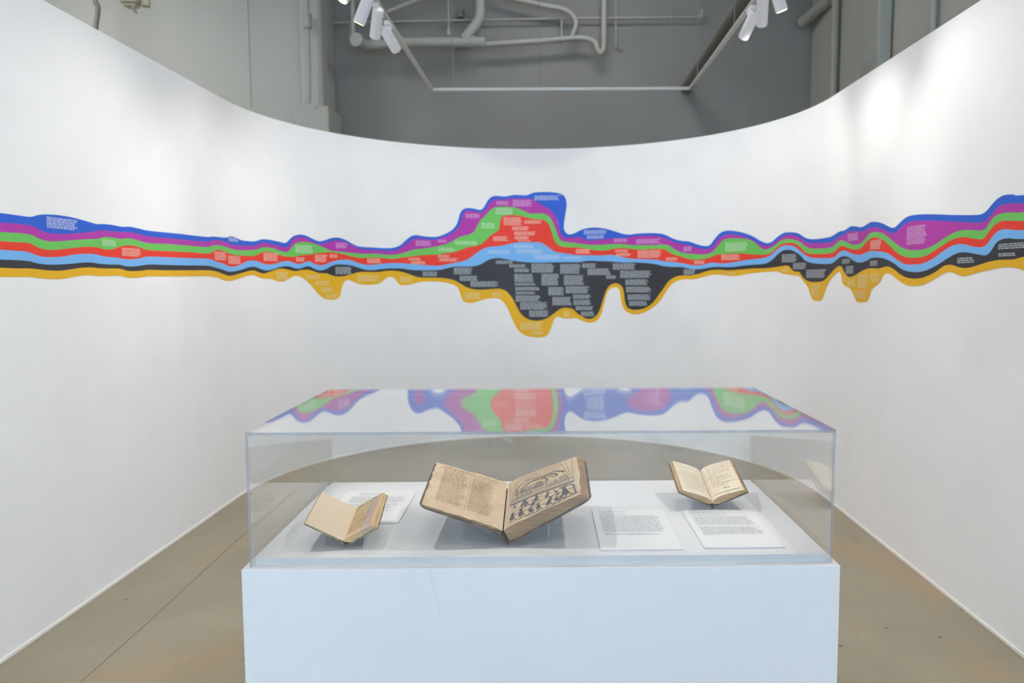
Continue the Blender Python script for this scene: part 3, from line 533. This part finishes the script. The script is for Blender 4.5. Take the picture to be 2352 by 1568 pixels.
def spine(root, L, A, B, m, ext=.004):
    """rounded back joining the inner lower edges A and B (x, z) of the two boards"""
    q = MB(); ax, az = A; bx, bz = B; pr = []
    for k in range(9):
        t = k / 8; pr.append((ax + (bx - ax) * t, az + (bz - az) * t - .004 * math.sin(PI * t)))
    th = .0018; n = len(pr)
    for y in (-ext, L + ext):
        for x, z in pr: q.v.append((x, y, z))
        for x, z in pr: q.v.append((x, y, z + th))
    for k in range(n - 1):
        a = k; q.f += [(a, a + 1, 2 * n + a + 1, 2 * n + a), (n + a + 1, n + a, 3 * n + a, 3 * n + a + 1), (a + 1, a, n + a, n + a + 1), (2 * n + a, 2 * n + a + 1, 3 * n + a + 1, 3 * n + a)]; q.mi += [0] * 4
    q.f += [(0, 2 * n, 3 * n, n), (n - 1, 2 * n - 1, 4 * n - 1, 3 * n - 1)]; q.mi += [0, 0]
    return q.build('spine', m, root)
def stroke(mb, P, pts, wid, off=.0004, mi=0):
    """a drawn line of width wid (in u,v) on page surface"""
    for (a, b), (c, d) in zip(pts, pts[1:]):
        dx, dy = c - a, d - b; l = math.hypot(dx, dy) or 1; nx, ny = -dy / l * wid / 2, dx / l * wid / 2
        mb.quad(P(a - nx, b - ny, off), P(c - nx, d - ny, off), P(c + nx, d + ny, off), P(a + nx, b + ny, off), mi)
def fillp(mb, P, pts, off=.0005, mi=0): mb.poly([P(a, b, off) for a, b in pts], mi)
def cradle(loc, rot, tilt_fn, label, Ls, Rs, dz, T_l, T_r, v0, v1, foot_z, ul=.7, ur=.7):
    """clear V-shaped stand under the boards: two wings on two legs"""
    root = empty('book_cradle', loc, rot); root.scale = (BS_,) * 3; tag(root, label, 'book stand', 'clear book cradles in the case')
    th = .0028; inv = tilt_fn
    for s, T, ue in ((Ls, T_l, ul), (Rs, T_r, ur)):
        q = MB(); inner = s.B(.02, 0) - s.n * (T[0]); L = s.L
        a0 = s.B(.03, v0) - s.n * T[0]; a1 = s.B(ue, v0) - s.n * T[1]; b1 = s.B(ue, v1) - s.n * T[1]; b0 = s.B(.03, v1) - s.n * T[0]
        tp = [a0, a1, b1, b0]; bp = [p - s.n * th for p in tp]
        if s.sg < 0: tp, bp = tp[::-1], bp[::-1]
        q.slab(tp, bp, 0, 1, 0); q.build('wing', [M_CRADLE, M_EDGE], root)
        q = MB(); um = ue * .72; f = um / ue
        Tm = T[0] + (T[1] - T[0]) * f
        la = s.B(um, v0 + .06) - s.n * (Tm + th + .0003); lb = s.B(um, v1 - .06) - s.n * (Tm + th + .0003)
        M = Matrix.Rotation(rot[0], 4, 'X'); Mi = M.inverted()
        def down(p):   # straight down in the world to the deck
            wpt = M @ p; return Mi @ Vector((wpt.x, wpt.y, foot_z))
        tx = Vector((.0028 * s.sg, 0, 0)); t0, t1, d0, d1 = la, lb, down(la), down(lb)
        q.slab([t0, t1, d1, d0], [t0 - tx, t1 - tx, d1 - tx, d0 - tx]); q.build('leg', M_CRADLE, root)
    return root

# --- large old book in the middle
cx, cy, cz, cyaw, ctilt, cL = -0.1314, 2.0133, 0.8398, .0201, .1, .2802
BC = empty('open_book', (cx, cy, cz), (ctilt, 0, cyaw)); BC.scale = (BS_,) * 3
tag(BC, 'large worn brown book open at a woodcut of figures under arches', 'book', 'open old books in the case')
Lc = Side(-1, .184, cL, .345, .322, .0024, .003, gx=-.0030); Rc = Side(1, .1885, cL, .462, .392, .029, .004, tap=.38)
build_side(Lc, BC, M_PAPER_OLD, M_LEAF_BROWN, M_LEATHER, .005, .003, .024, .012, 3)
build_side(Rc, BC, M_PAPER_OLD2, M_LEAF_BROWN, M_LEATHER, .005, .0035, .024, .012, 4, slope=.05, hinge=.88)
spine(BC, cL, (-.011, -.003), (.012, -.031), M_LEATHER)
t = MB(); rr = random.Random(11)
glyph_lines(t, lambda u, v: Lc.P(1 - u, v, .0004), .10, .86, .955, .925, 1, cL / .188, fill=.6, adv=.30, ragged=.02, rnd=rr)
glyph_lines(t, lambda u, v: Lc.P(1 - u, v, .0004), .12, .86, .905, .882, 1, cL / .188, fill=.5, adv=.5, ragged=.02, rnd=rr)
glyph_lines(t, lambda u, v: Lc.P(1 - u, v, .0004), .13, .475, .865, .17, 31, cL / .188, fill=.40, adv=.27, ragged=.2, rnd=rr)
glyph_lines(t, lambda u, v: Lc.P(1 - u, v, .0004), .53, .84, .865, .15, 32, cL / .188, fill=.40, adv=.27, ragged=.2, rnd=rr)
t.build('printed_verse', M_PRINT, BC)
t = MB(); stroke(t, lambda u, v, o=0: Lc.P(1 - u, v, o), [(.50, .86), (.505, .5), (.50, .13)], .004); t.build('column_rule', M_PRINT, BC)
for pts in ([(.035, .55), (.05, .535)], [(.03, .40), (.05, .36)], [(.035, .33), (.06, .32)], [(.06, .90), (.10, .915)], [(.08, .88), (.1, .9)], [(.70, .04), (.78, .03), (.86, .05)]): t = MB(); stroke(t, lambda u, v, o=0: Lc.P(1 - u, v, o), pts, .004); t.build('page_tear', M_PRINT, BC)
# woodcut on the right-hand page
wk, wg = MB(), MB(); PR = lambda u, v, o=0: Rc.P(.03 + u * .93, .03 + v * .95, o)
K = lambda l: [(a / 1000, b / 1000) for a, b in l]
ARC = [[(111, 708), (176, 810), (280, 860), (437, 839)], [(180, 661), (235, 759), (327, 794), (444, 790)], [(252, 687), (314, 761), (416, 778), (536, 741)], [(328, 636), (354, 676), (408, 696), (478, 695)], [(465, 806), (567, 824), (681, 824), (796, 763), (848, 704)], [(493, 773), (596, 783), (701, 748), (744, 689)], [(522, 777), (603, 759), (668, 698), (681, 648)]]
LINES = [[(410, 971), (451, 784)], [(475, 978), (458, 786)], [(141, 957), (61, 444)], [(91, 933), (50, 432)], [(20, 939), (34, 425)], [(791, 974), (890, 605), (888, 410)], [(864, 953), (942, 430)], [(957, 996), (959, 338)], [(111, 708), (119, 635), (180, 667)], [(348, 621), (347, 693)], [(744, 683), (703, 632)], [(832, 709), (807, 556)], [(867, 621), (872, 456)], [(628, 635), (639, 525)]]
for a in ARC: stroke(wg, PR, catmull(K(a), 5), .011); stroke(wg, PR, [(x, y - .022) for x, y in catmull(K(a), 5)], .005)
for a in LINES: stroke(wg, PR, K(a), .006)
stroke(wg, PR, [(.14, .985), (.41, .97), (.475, .978), (.79, .985)], .010); stroke(wg, PR, [(.16, .955), (.4, .93)], .004); stroke(wg, PR, [(.5, .95), (.78, .93)], .004); stroke(wg, PR, [(.5, .90), (.78, .88)], .004); stroke(wg, PR, [(.18, .92), (.39, .89)], .004)
stroke(wg, PR, K([(40, 415), (266, 405), (487, 397), (728, 376), (968, 351)]), .042); stroke(wg, PR, K([(102, 603), (212, 608), (354, 604), (533, 604)]), .020)
stroke(wg, PR, K([(70, 470), (266, 462), (487, 450), (728, 440), (900, 420)]), .014); stroke(wg, PR, K([(755, 324), (846, 318), (939, 288), (960, 157), (972, 24)]), .026)
for c in ([(395, 658), (436, 688), (492, 678), (533, 634), (491, 653), (443, 659)], [(515, 751), (565, 733), (600, 675), (591, 630), (552, 640), (571, 677)], [(612, 805), (679, 777), (744, 689), (696, 650), (706, 697), (655, 767)], [(658, 840), (757, 790), (848, 704), (815, 693), (778, 740)]): fillp(wg, PR, K(c))
for u, v in K([(130, 671), (205, 659), (250, 648), (308, 645), (146, 536), (214, 528), (277, 535), (335, 531), (415, 594), (490, 598), (568, 590), (699, 556), (777, 578), (840, 573)]):
    for k in range(4): stroke(wg, PR, [(u - .018 + k * .012, v - .028), (u - .018 + k * .012, v + .028)], .006)
    stroke(wg, PR, [(u - .026, v - .034), (u + .028, v - .034)], .008); stroke(wg, PR, [(u - .024, v + .036), (u + .026, v + .036)], .006)
for k in range(8): stroke(wg, PR, [(.385 + k * .019, .53), (.392 + k * .019, .655)], .007)
for k in range(22): stroke(wg, PR, [(.13 + k * .033, .86 + .03 * math.sin(k)), (.16 + k * .033, .905 + .02 * math.sin(k * 1.7))], .004)
for k in range(26): stroke(wg, PR, [(.10 + k * .017, .568), (.104 + k * .017, .595)], .006)
for k in range(16): stroke(wg, PR, [(.56 + k * .021, .475), (.566 + k * .021, .53 + .012 * (k % 3))], .007)
rr = random.Random(5)
for k in range(60):
    u = .07 + k * .0148; v = .505 - .09 * max(0, u - .5); stroke(wg, PR, [(u, v - .018), (u + .006, v + .018 * rr.uniform(.3, 1.2))], .008)
FIG = [(106, 336, 92), (231, 300, 133), (298, 290, 133), (375, 235, 112), (438, 285, 150), (586, 262, 140), (703, 262, 112), (861, 150, 240), (235, 110, 185), (342, 100, 195), (474, 82, 150), (610, 90, 190), (700, 95, 175), (775, 90, 130), (101, 120, 170)]
for k, (a, b, h) in enumerate(FIG):
    u, v, h = a / 1000, b / 1000, h / 1000 * .84; w2 = h * .40; lean = rr.uniform(-.25, .25) * h
    hu, hv = u + lean, v + h * .62
    fillp(wk, PR, [(hu + h * .13 * math.cos(i * PI / 4), hv + h * .13 * math.sin(i * PI / 4)) for i in range(8)])
    stroke(wk, PR, [(hu - h * .24, hv + h * .06), (hu + h * .24, hv + h * .12)], h * .09)
    (fillp(wk, PR, [(hu - h * .10, hv - h * .05), (u - w2, v - h * .18), (u - w2 * .2, v - h * .30), (u + w2 * .3, v - h * .1), (hu + h * .12, hv - h * .04)]) if k % 3 else
     fillp(wk, PR, [(hu, hv), (u + w2 * .2, v + h * .2), (u + w2, v - h * .25), (u - w2 * .1, v - h * .30), (u - w2 * .4, v + h * .15)]))
    stroke(wk, PR, [(u, v - h * .2), (u - w2 * .5, v - h * .52), (u - w2 * .8, v - h * .54)], h * .08); stroke(wk, PR, [(u + w2 * .2, v - h * .15), (u + w2 * .7, v - h * .50), (u + w2 * .95, v - h * .5)], h * .08)
    stroke(wk, PR, [(u + w2 * .2, v + h * .3), (u + w2 * 1.1, v + h * .18), (u + w2 * 1.5, v + h * .32)], h * .07)
    stroke(wg, PR, [(u - w2, v - h * .56), (u + w2 * 2.2, v - h * .60)], h * .05)
wk.build('woodcut_figures', M_WOODCUT, BC); wg.build('woodcut_hall', M_WOODGREY, BC)
cradle((cx, cy, cz), (ctilt, 0, cyaw), None, 'clear acrylic stand under the large brown book', Lc, Rc, 0, (.0300, .0072), (.0338, .0265), .12, .80, (DZ - cz) / BS_ + .0004)

# --- small book on the left, blank endpaper and title page
lx, ly, lz, lyaw, ltilt, lL = -0.5623, 1.9978, 0.8186, .0888, .1, .1787
BL = empty('open_book', (lx, ly, lz), (ltilt, 0, lyaw)); BL.scale = (BS_,) * 3
tag(BL, 'small book open at a blank cream endpaper and a title page', 'book', 'open old books in the case')
Ll = Side(-1, .0900, lL, .505, .49, .0012, 0); Rl = Side(1, .0735, lL, .50, .535, .0105, .002)
build_side(Ll, BL, M_PAPER_CREAM, M_PAPER_CREAM, M_MARBLED, .002, .0022, .002, 0, 6)
build_side(Rl, BL, M_PAPER_TITLE, M_LEAF_TAN, M_MARBLED, .002, .0024, .002, .004, 7, slope=.05)
spine(BL, lL, (-.003, -.0035), (.006, -.0125), M_MARBLED, .002)
t = MB(); rr = random.Random(21); PL = lambda u, v, o=.0004: Rl.P(u, v, o)
glyph_lines(t, PL, .10, .85, .96, .90, 1, lL / .0735, fill=.55, adv=.40, ragged=.02, rnd=rr)
glyph_lines(t, PL, .06, .34, .885, .82, 1, lL / .0735, fill=.6, adv=.40, ragged=.02, rnd=rr)
glyph_lines(t, PL, .40, .88, .88, .83, 2, lL / .0735, fill=.5, adv=.42, ragged=.1, rnd=rr)
t.build('title_lines', M_PENDARK, BL)
t = MB(); glyph_lines(t, PL, .08, .88, .80, .10, 20, lL / .0735, fill=.36, adv=.30, ragged=.12, gaps=(3, 9, 14), rnd=rr); t.build('printed_text', M_PRINT, BL)
q = MB(); q.grid(lambda u, v: Rl.P(.60 + u * .36, -.004 + v * 1.008, .0009), 3, 12)
q.grid(lambda u, v: Rl.P(.60 + u * .36, -.006, .0009 - .0135 * v), 3, 2)
q.build('holding_strap', M_STRAP, BL)
cradle((lx, ly, lz), (ltilt, 0, lyaw), None, 'clear acrylic stand under the small book with cream endpaper', Ll, Rl, 0, (.0125, .0045), (.0145, .0145), .12, .85, (DZ - lz) / BS_ + .0004)

# --- small handwritten book on the right
hx, hy, hz, hyaw, htilt, hL = 0.5022, 2.3324, 0.8198, .0151, .25, .1568
BR = empty('open_book', (hx, hy, hz), (htilt, 0, hyaw)); BR.scale = (BS_,) * 3
tag(BR, 'small handwritten notebook open with pen script on both pages', 'book', 'open old books in the case')
Lh = Side(-1, .0851, hL, .442, .436, .0085, .0075); Rh = Side(1, .0842, hL, .46, .458, .0095, .0105)
build_side(Lh, BR, M_PAPER_MS, M_LEAF_MS, M_LEATHER2, .0025, .0024, .005, .004, 8, slope=.06)
build_side(Rh, BR, M_PAPER_MS, M_LEAF_MS, M_LEATHER2, .0025, .0024, .005, .003, 9, slope=.06)
spine(BR, hL, (-.0045, -.0105), (.0050, -.0115), M_LEATHER2, .0025)
def script_line(mb, P, u0, u1, v, h, rr, wid=.0045):
    u = u0
    while u < u1:
        k = rr.randint(2, 7); pts = []
        for i in range(k * 3):
            uu = u + i * h * .32
            if uu > u1: break
            pts.append((uu + .15 * h * math.sin(i * 2.2), v + h * (.5 * ((i % 2) + .25 * rr.random()) + (.55 if rr.random() < .08 else 0) - (.5 if rr.random() < .05 else 0))))
        if len(pts) > 1: stroke(mb, P, pts, wid)
        u += h * .32 * k * 3 + h * 1.1
rr = random.Random(31); t = MB(); t2 = MB()
PRh = lambda u, v, o=0: Rh.P(u, v, .0004); PLh = lambda u, v, o=0: Lh.P(1 - u, v, .0004)
for i in range(13):
    v = .945 - i * .0545
    script_line(t, PRh, .16 + .02 * (i % 3), (.93, .96, .88, .93, .86, .9, .42, .9, .82, .93, .5, .95, .68)[i], v, .026, rr)
    if i % 2: stroke(t2, PRh, [(.07, v + .02), (.11, v - .012)], .010)
for i in range(15):
    v = .86 - i * .052
    if i not in (1, 2): script_line(t, PLh, .12 + .05 * (i % 2), .92 - .2 * rr.random(), v, .022, rr, .0035)
t.build('pen_script', M_PEN, BR); t2.build('pen_marks', M_PENDARK, BR)
def written(body, P, u0, v0, size, shear, mat, parent, name):
    cu = bpy.data.curves.new(name, 'FONT'); cu.body = body; cu.size = 1; cu.shear = shear
    tmp = bpy.data.objects.new(name, cu); COL.objects.link(tmp); bpy.context.view_layer.update()
    me = bpy.data.meshes.new_from_object(tmp.evaluated_get(bpy.context.evaluated_depsgraph_get())); bpy.data.objects.remove(tmp)
    for vtx in me.vertices: p = P(u0 + vtx.co.x * size[0], v0 + vtx.co.y * size[1]); vtx.co = p
    me.materials.clear(); me.materials.append(mat); o = bpy.data.objects.new(name, me); COL.objects.link(o); o.parent = parent; return o
written('Of the Independents', PRh, .10, .065, (.098, .062), .35, M_PENDARK, BR, 'script_heading')
written('18 th', PRh, .44, .165, (.105, .062), .35, M_PENDARK, BR, 'script_number')
cradle((hx, hy, hz), (htilt, 0, hyaw), None, 'clear acrylic stand under the small handwritten notebook', Lh, Rh, 0, (.0125, .0125), (.0135, .0135), .12, .85, (DZ - hz) / BS_ + .0004)

# ------------------------------------------------------------------ suspended lighting track
RX0, RX1, RY, RZ = -1.058, 1.240, 6.936, 3.2
TRACK = empty('lighting_track', (0, 0, RZ)); tag(TRACK, 'white U-shaped lighting track hung on thin wires above the room', 'lighting track')
def rail(a, b, long_y):
    q = MB(); w = .013
    if long_y: x = a[0]; q.box((x - w, a[1], -.012), (x + w, b[1], .012)); q.box((x - w * .35, a[1], -.0155), (x + w * .35, b[1], -.0125))
    else: y = a[1]; q.box((a[0], y - w, -.012), (b[0], y + w, .012)); q.box((a[0], y - w * .35, -.0155), (b[0], y + w * .35, -.0125))
    return q.build('rail', M_RAIL, TRACK)
rail((RX0, -.8), (RX0, RY - .0135), True); rail((RX1, -.8), (RX1, RY - .0135), True); rail((RX0 - .013, RY), (RX1 + .013, RY), False)
for x, y in ((-.868, RY), (-.096, RY), (1.073, RY), (RX0, 3.6), (RX0, .6), (RX1, 6.6), (RX1, 5.3), (RX1, 2.5), (RX1, -.3)):
    q = MB(); q.tube([(x, y, .0125), (x, y, BH - RZ - .001)], .0035, 6); q.build('suspension_wire', M_WIRE, TRACK)

def spot_head(x, y, target, label, power, cone=105, blend=1.0, rad=.022, group='track spotlights', col=None):
    """adapter on the rail, stem, tilted cylindrical housing with a lit lens"""
    root = empty('track_spotlight', (x, y, RZ - .016)); tag(root, label, 'spotlight', group)
    side = -1 if x < 0 else 1
    q = MB(); q.box((-.017, -.055, -.028), (.017, .055, -.0005)); q.build('adapter', M_HEAD, root, bevel=.003)
    q = MB(); q.tube([(0, 0, -.0285), (0, 0, -.075)], .010, 10); q.build('stem', M_HEAD, root, smooth=True)
    piv = Vector((0, 0, -.085)); tgt = Vector(target) - Vector((x, y, RZ - .016)); d = (tgt - piv).normalized()
    q = MB(); c = piv + d * .02; r = .034
    prof = [(-.090, r * .70), (-.086, r * .90), (-.076, r), (.092, r), (.096, r * .97)]
    q.tube([c + d * a for a, b in prof], [b for a, b in prof], 24); hs = q.build('housing', M_HEAD, root, smooth=True)
    q = MB(); e = c + d * .0975; q.tube([e - d * .001, e + d * .0015], [r * .82, r * .82], 20)
    ln = q.build('lens', M_LENS, root)
    me = ln.data; off = e
    for vv in me.vertices: vv.co -= off
    ln.location = off
    L = bpy.data.lights.new('spot_beam', 'SPOT'); L.energy = power; L.color = col or SPOT_COL; L.spot_size = math.radians(cone); L.spot_blend = blend; L.shadow_soft_size = rad
    lo = bpy.data.objects.new('spot_beam', L); COL.objects.link(lo); lo.parent = root; lo.location = c + d * .125
    lo.rotation_euler = d.to_track_quat('-Z', 'Y').to_euler()
    return root
LX, RXW = -2.2, 1.89
spot_head(RX0, 5.11, (-.3, 7.26, 1.7), 'white track spotlight nearest the left corner of the track', SPOT_W * .5)
spot_head(RX0, 4.79, (-1.75, 6.45, 1.4), 'white track spotlight second from the left corner of the track', SPOT_W * 1.25)
spot_head(RX0, 4.52, (LX, 5.1, .9), 'white track spotlight third from the left corner of the track', SPOT_W * 1.12)
spot_head(RX0, 4.22, (LX, 3.3, .9), 'white track spotlight at left with its lit lens showing', SPOT_W * 1.12)
spot_head(RX1, 4.86, (.75, 7.0, 1.6), 'white track spotlight nearest the right corner of the track', SPOT_W * .6)
spot_head(RX1, 4.60, (1.6, 6.2, 1.75), 'white track spotlight second from the right corner of the track', SPOT_W)
spot_head(RX1, 4.34, (RXW, 4.6, 1.4), 'white track spotlight at right with its lit lens showing, farther one', SPOT_W * .75)
spot_head(RX1, 4.06, (RXW, 3.0, 1.3), 'white track spotlight at right cut by the top of the picture', SPOT_W * .75)
spot_head(RX0, 1.55, (LX, 1.6, .9), 'white track spotlight above the left wall beside the visitor', SPOT_W * 1.12)
spot_head(RX1, 1.55, (RXW, 1.5, 1.3), 'white track spotlight above the right wall beside the visitor', SPOT_W)
spot_head(RX1, 2.9, (LX, 3.5, .9), 'added unseen fill head on the right rail aimed across at the left wall, farther one', SPOT_W * 2.0, 85)  # head added out of view to brighten the left wall evenly
spot_head(RX1, .9, (LX, 2.3, .9), 'added unseen fill head on the right rail aimed across at the left wall, nearer one', SPOT_W * 2.0, 85)  # second unseen head added to lift the left wall
spot_head(RX0, 2.6, (RXW, 3.7, .9), 'added unseen fill head on the left rail aimed across at the right wall', SPOT_W * 1.25, 85)  # unseen head added to brighten the right wall
spot_head(RX0, 2.06, (-.05, 2.33, .8), 'white track spotlight on the left rail aimed at the case', CASE_W, 44, .6, .010, col=CASE_COL)
spot_head(RX1, 2.06, (.0, 2.33, .8), 'white track spotlight on the right rail aimed at the case', CASE_W, 44, .6, .010, col=CASE_COL)

# ------------------------------------------------------------------ pipes and fittings on the building walls
def pipe(name, pts, rad, label, cat='pipe', mat=None, sub=5, brackets=(), parts=()):
    root = empty(name, pts[-1]); o = Vector(pts[-1]); tag(root, label, cat)
    q = MB(); p = catmull([tuple(Vector(a) - o) for a in pts], sub) if sub > 1 else [Vector(a) - o for a in pts]
    q.tube(p, rad, 14); q.build('pipe', mat or M_PIPE, root, smooth=True)
    for b in brackets:   # collar and stand-off back to the wall
        c = Vector(b) - o; q = MB(); q.tube([c + Vector((-.03, 0, 0)), c + Vector((.03, 0, 0))], rad * 1.25, 12); q.build('coupling', mat or M_PIPE, root, smooth=True)
    for nm, fn in parts: q = MB(); fn(q, o); q.build(nm, mat or M_PIPE, root, smooth=True)
    return root
Y1 = 10.5
pipe('drain_pipe', [(-2.53, 10.25, 4.64), (-2.45, 10.42, 4.63), (-2.28, Y1, 4.66), (-2.0, Y1, 4.68), (-1.4, Y1, 4.68), (-.88, Y1, 4.68)], .066, 'thick horizontal drain pipe across the grey back wall', brackets=((-1.02, Y1, 4.68), (-2.0, Y1, 4.68)),
     parts=(('vent_stack', lambda q, o: q.tube([Vector(p) - o for p in catmull([(-.945, Y1, 6.29), (-.945, Y1, 5.3), (-.945, Y1, 5.05), (-.97, Y1, 4.95), (-1.06, Y1, 4.84), (-1.16, Y1, 4.72)], 4)], .066, 14)), ('end_cap', lambda q, o: q.tube([Vector((-2.54, 10.22, 4.64)) - o, Vector((-2.53, 10.27, 4.64)) - o], .088, 18)), ('hanger', lambda q, o: q.tube([Vector((-1.365, Y1, 4.75)) - o, Vector((-1.365, Y1, 6.29)) - o], .009, 8)), ('hanger_clevis', lambda q, o: q.tube([Vector((-1.365, Y1, 4.77)) - o, Vector((-1.365, Y1, 4.86)) - o], .026, 10))))
pipe('water_pipe', [(-.87, Y1 + .08, 4.675), (-.08, Y1 + .08, 4.72), (.3, Y1 + .08, 4.75), (.48, Y1 + .08, 4.745), (.60, Y1 + .08, 4.69), (.635, Y1 + .08, 4.60), (.68, Y1 + .08, 4.555), (.715, Y1 + .08, 4.61), (.72, Y1 + .08, 4.72), (.72, Y1 + .08, 5.1), (.715, Y1 + .08, 6.29)], .036, 'thin pipe running right to a hooked trap and up the wall, with a loop above',
     parts=(('return_loop', lambda q, o: q.tube([Vector(p) - o for p in catmull([(-.74, Y1 + .08, 6.29), (-.74, Y1 + .08, 5.55), (-.66, Y1 + .08, 5.34), (-.49, Y1 + .08, 5.27), (-.08, Y1 + .08, 5.18), (.16, Y1 + .08, 5.135), (.29, Y1 + .08, 5.06), (.345, Y1 + .08, 4.95), (.32, Y1 + .08, 4.85), (.285, Y1 + .08, 4.76)], 4)], .034, 12)),))
pipe('branch_pipe', [(-1.02, Y1 - .14, 6.29), (-1.03, Y1 - .14, 5.62), (-1.12, Y1 - .12, 5.46), (-1.62, Y1 - .1, 5.25), (-2.16, Y1 - .1, 5.05)], .027, 'slanting pipe behind the left row of spotlights', sub=2)
pipe('sprinkler_pipe', [(-2.96, Y1 + .2, 5.01), (.2, Y1 + .2, 5.05), (2.06, Y1 + .2, 5.06)], .014, 'slim horizontal sprinkler pipe high on the grey wall', sub=1,
     parts=(('upturn', lambda q, o: q.tube([Vector((2.055, Y1 + .2, 5.06)) - o, Vector((2.06, Y1 + .2, 5.16)) - o], .02, 8)), ('drop', lambda q, o: q.tube([Vector((.15, Y1 + .2, 5.04)) - o, Vector((.15, Y1 + .2, 4.8)) - o], .014, 8))))
pipe('conduit', [(.885, Y1 + .26, 6.29), (.90, Y1 + .26, 4.68), (.98, Y1 + .26, 4.67)], .013, 'slim vertical conduit right of the hooked trap', sub=1)
pipe('conduit', [(-2.66, Y1 + .1, 6.29), (-2.68, Y1 + .1, 5.2), (-2.72, Y1 + .1, 4.78)], .012, 'slim vertical conduit by the corner left of the drain pipe', sub=1)
pipe('conduit', [(-2.60, Y1 - .12, 6.29), (-2.61, Y1 - .12, 5.1), (-2.61, Y1 - .12, 4.73)], .026, 'short vertical pipe standing on the drain pipe end', sub=1)
pipe('duct_pipe', [(1.86, 10.75, 4.12), (1.86, 9.0, 4.15), (1.86, 5.6, 4.22)], .075, 'thick grey duct running above the right rail of the track', mat=M_PIPEDARK, sub=1)
pipe('drain_pipe', [(3.58, 10.02, 5.05), (3.5, 10.45, 5.03), (3.42, 10.7, 4.98)], .075, 'thick slanting pipe at the right corner of the back wall', sub=2)
pipe('riser_pipe', [(3.53, 9.75, 6.29), (3.53, 9.75, .02)], .045, 'vertical riser pipe on the right building wall near the corner', sub=1)
pipe('conduit', [(3.55, 7.3, 6.29), (3.55, 7.3, .02)], .03, 'vertical conduit on the right building wall nearest the visitor', sub=1)
pipe('conduit', [(-3.1, 10.08, 6.29), (-3.115, 10.08, 5.2), (-3.12, 10.08, 4.2), (-3.13, 10.08, 3.80)], .02, 'slim conduit with a coupling on the left pier', sub=1,
     parts=(('junction', lambda q, o: q.tube([Vector((-3.118, 10.08, 4.74)) - o, Vector((-3.116, 10.08, 4.92)) - o], .05, 10)),))
pipe('conduit', [(-5.6, 9.7, 6.29), (-5.66, 9.75, 5.1), (-5.64, 9.78, 4.9), (-5.70, 9.8, 4.6), (-5.70, 9.8, 4.1)], .03, 'bent conduit at the far left above the partition', mat=M_PIPEDARK)
# ceiling fixtures at upper left
fx = empty('junction_fixture', (-4.03, 7.64, 5.24)); fx.scale = (.78,) * 3; tag(fx, 'cream box fixture hanging from a rod at upper left', 'fixture')
M_CREAM = plain('cream_plastic', (206, 200, 176), .5, .4, noise=3, nscale=20)
q = MB(); q.tube([(0, 0, 1.35), (0, 0, -1.189)], .016, 8); q.build('rod', M_PIPE, fx)
q = MB(); q.box((-.17, -.09, -1.34), (.05, .09, -1.19)); q.box((-.14, -.07, -1.38), (.02, .07, -1.341)); q.build('box', M_CREAM, fx, bevel=.02)
q = MB(); q.tube([(.12, 0, -1.19), (.12, 0, -1.37)], .055, 14); q.build('socket', M_CREAM, fx, smooth=True)
q = MB(); q.tube([(-.02, -.03, -1.381), (0, -.05, -1.43), (.03, -.06, -1.47)], [.028, .022, .012], 10); q.build('nozzle', M_PIPE, fx, smooth=True)
q = MB(); q.box((-.04, -.04, -.05), (.04, .04, .05)); jb = q.build('junction_box', M_PIPEDARK, bevel=.006); jb.location = (-1.23, 10.74, 5.13)
tag(jb, 'small dark box on the grey wall above the drain pipe', 'junction box')

# ------------------------------------------------------------------ unseen luminaires added to go with the overhead fill
M_DIFF = bpy.data.materials.new('fill_diffuser'); M_DIFF.use_nodes = True; _nt = M_DIFF.node_tree; _nt.nodes.remove(_nt.nodes['Principled BSDF'])
_e = _nt.nodes.new('ShaderNodeEmission'); _e.inputs['Color'].default_value = (1, .98, .95, 1); _e.inputs['Strength'].default_value = 4; _nt.links.new(_e.outputs[0], _nt.nodes['Material Output'].inputs['Surface'])
M_DIFF.cycles.emission_sampling = 'NONE'
for x, y, p, where in CEIL_FILL:
    cl = empty('added_luminaire', (x, y, BH)); tag(cl, 'added unseen fill luminaire ' + where, 'ceiling light', 'added overhead fill lights')
    q = MB(); q.box((-.8, -.28, -.12), (.8, .28, 0)); q.build('housing', M_HEAD, cl, bevel=.01)
    q = MB(); q.box((-.76, -.25, -.135), (.76, .25, -.121)); q.build('diffuser', M_DIFF, cl)
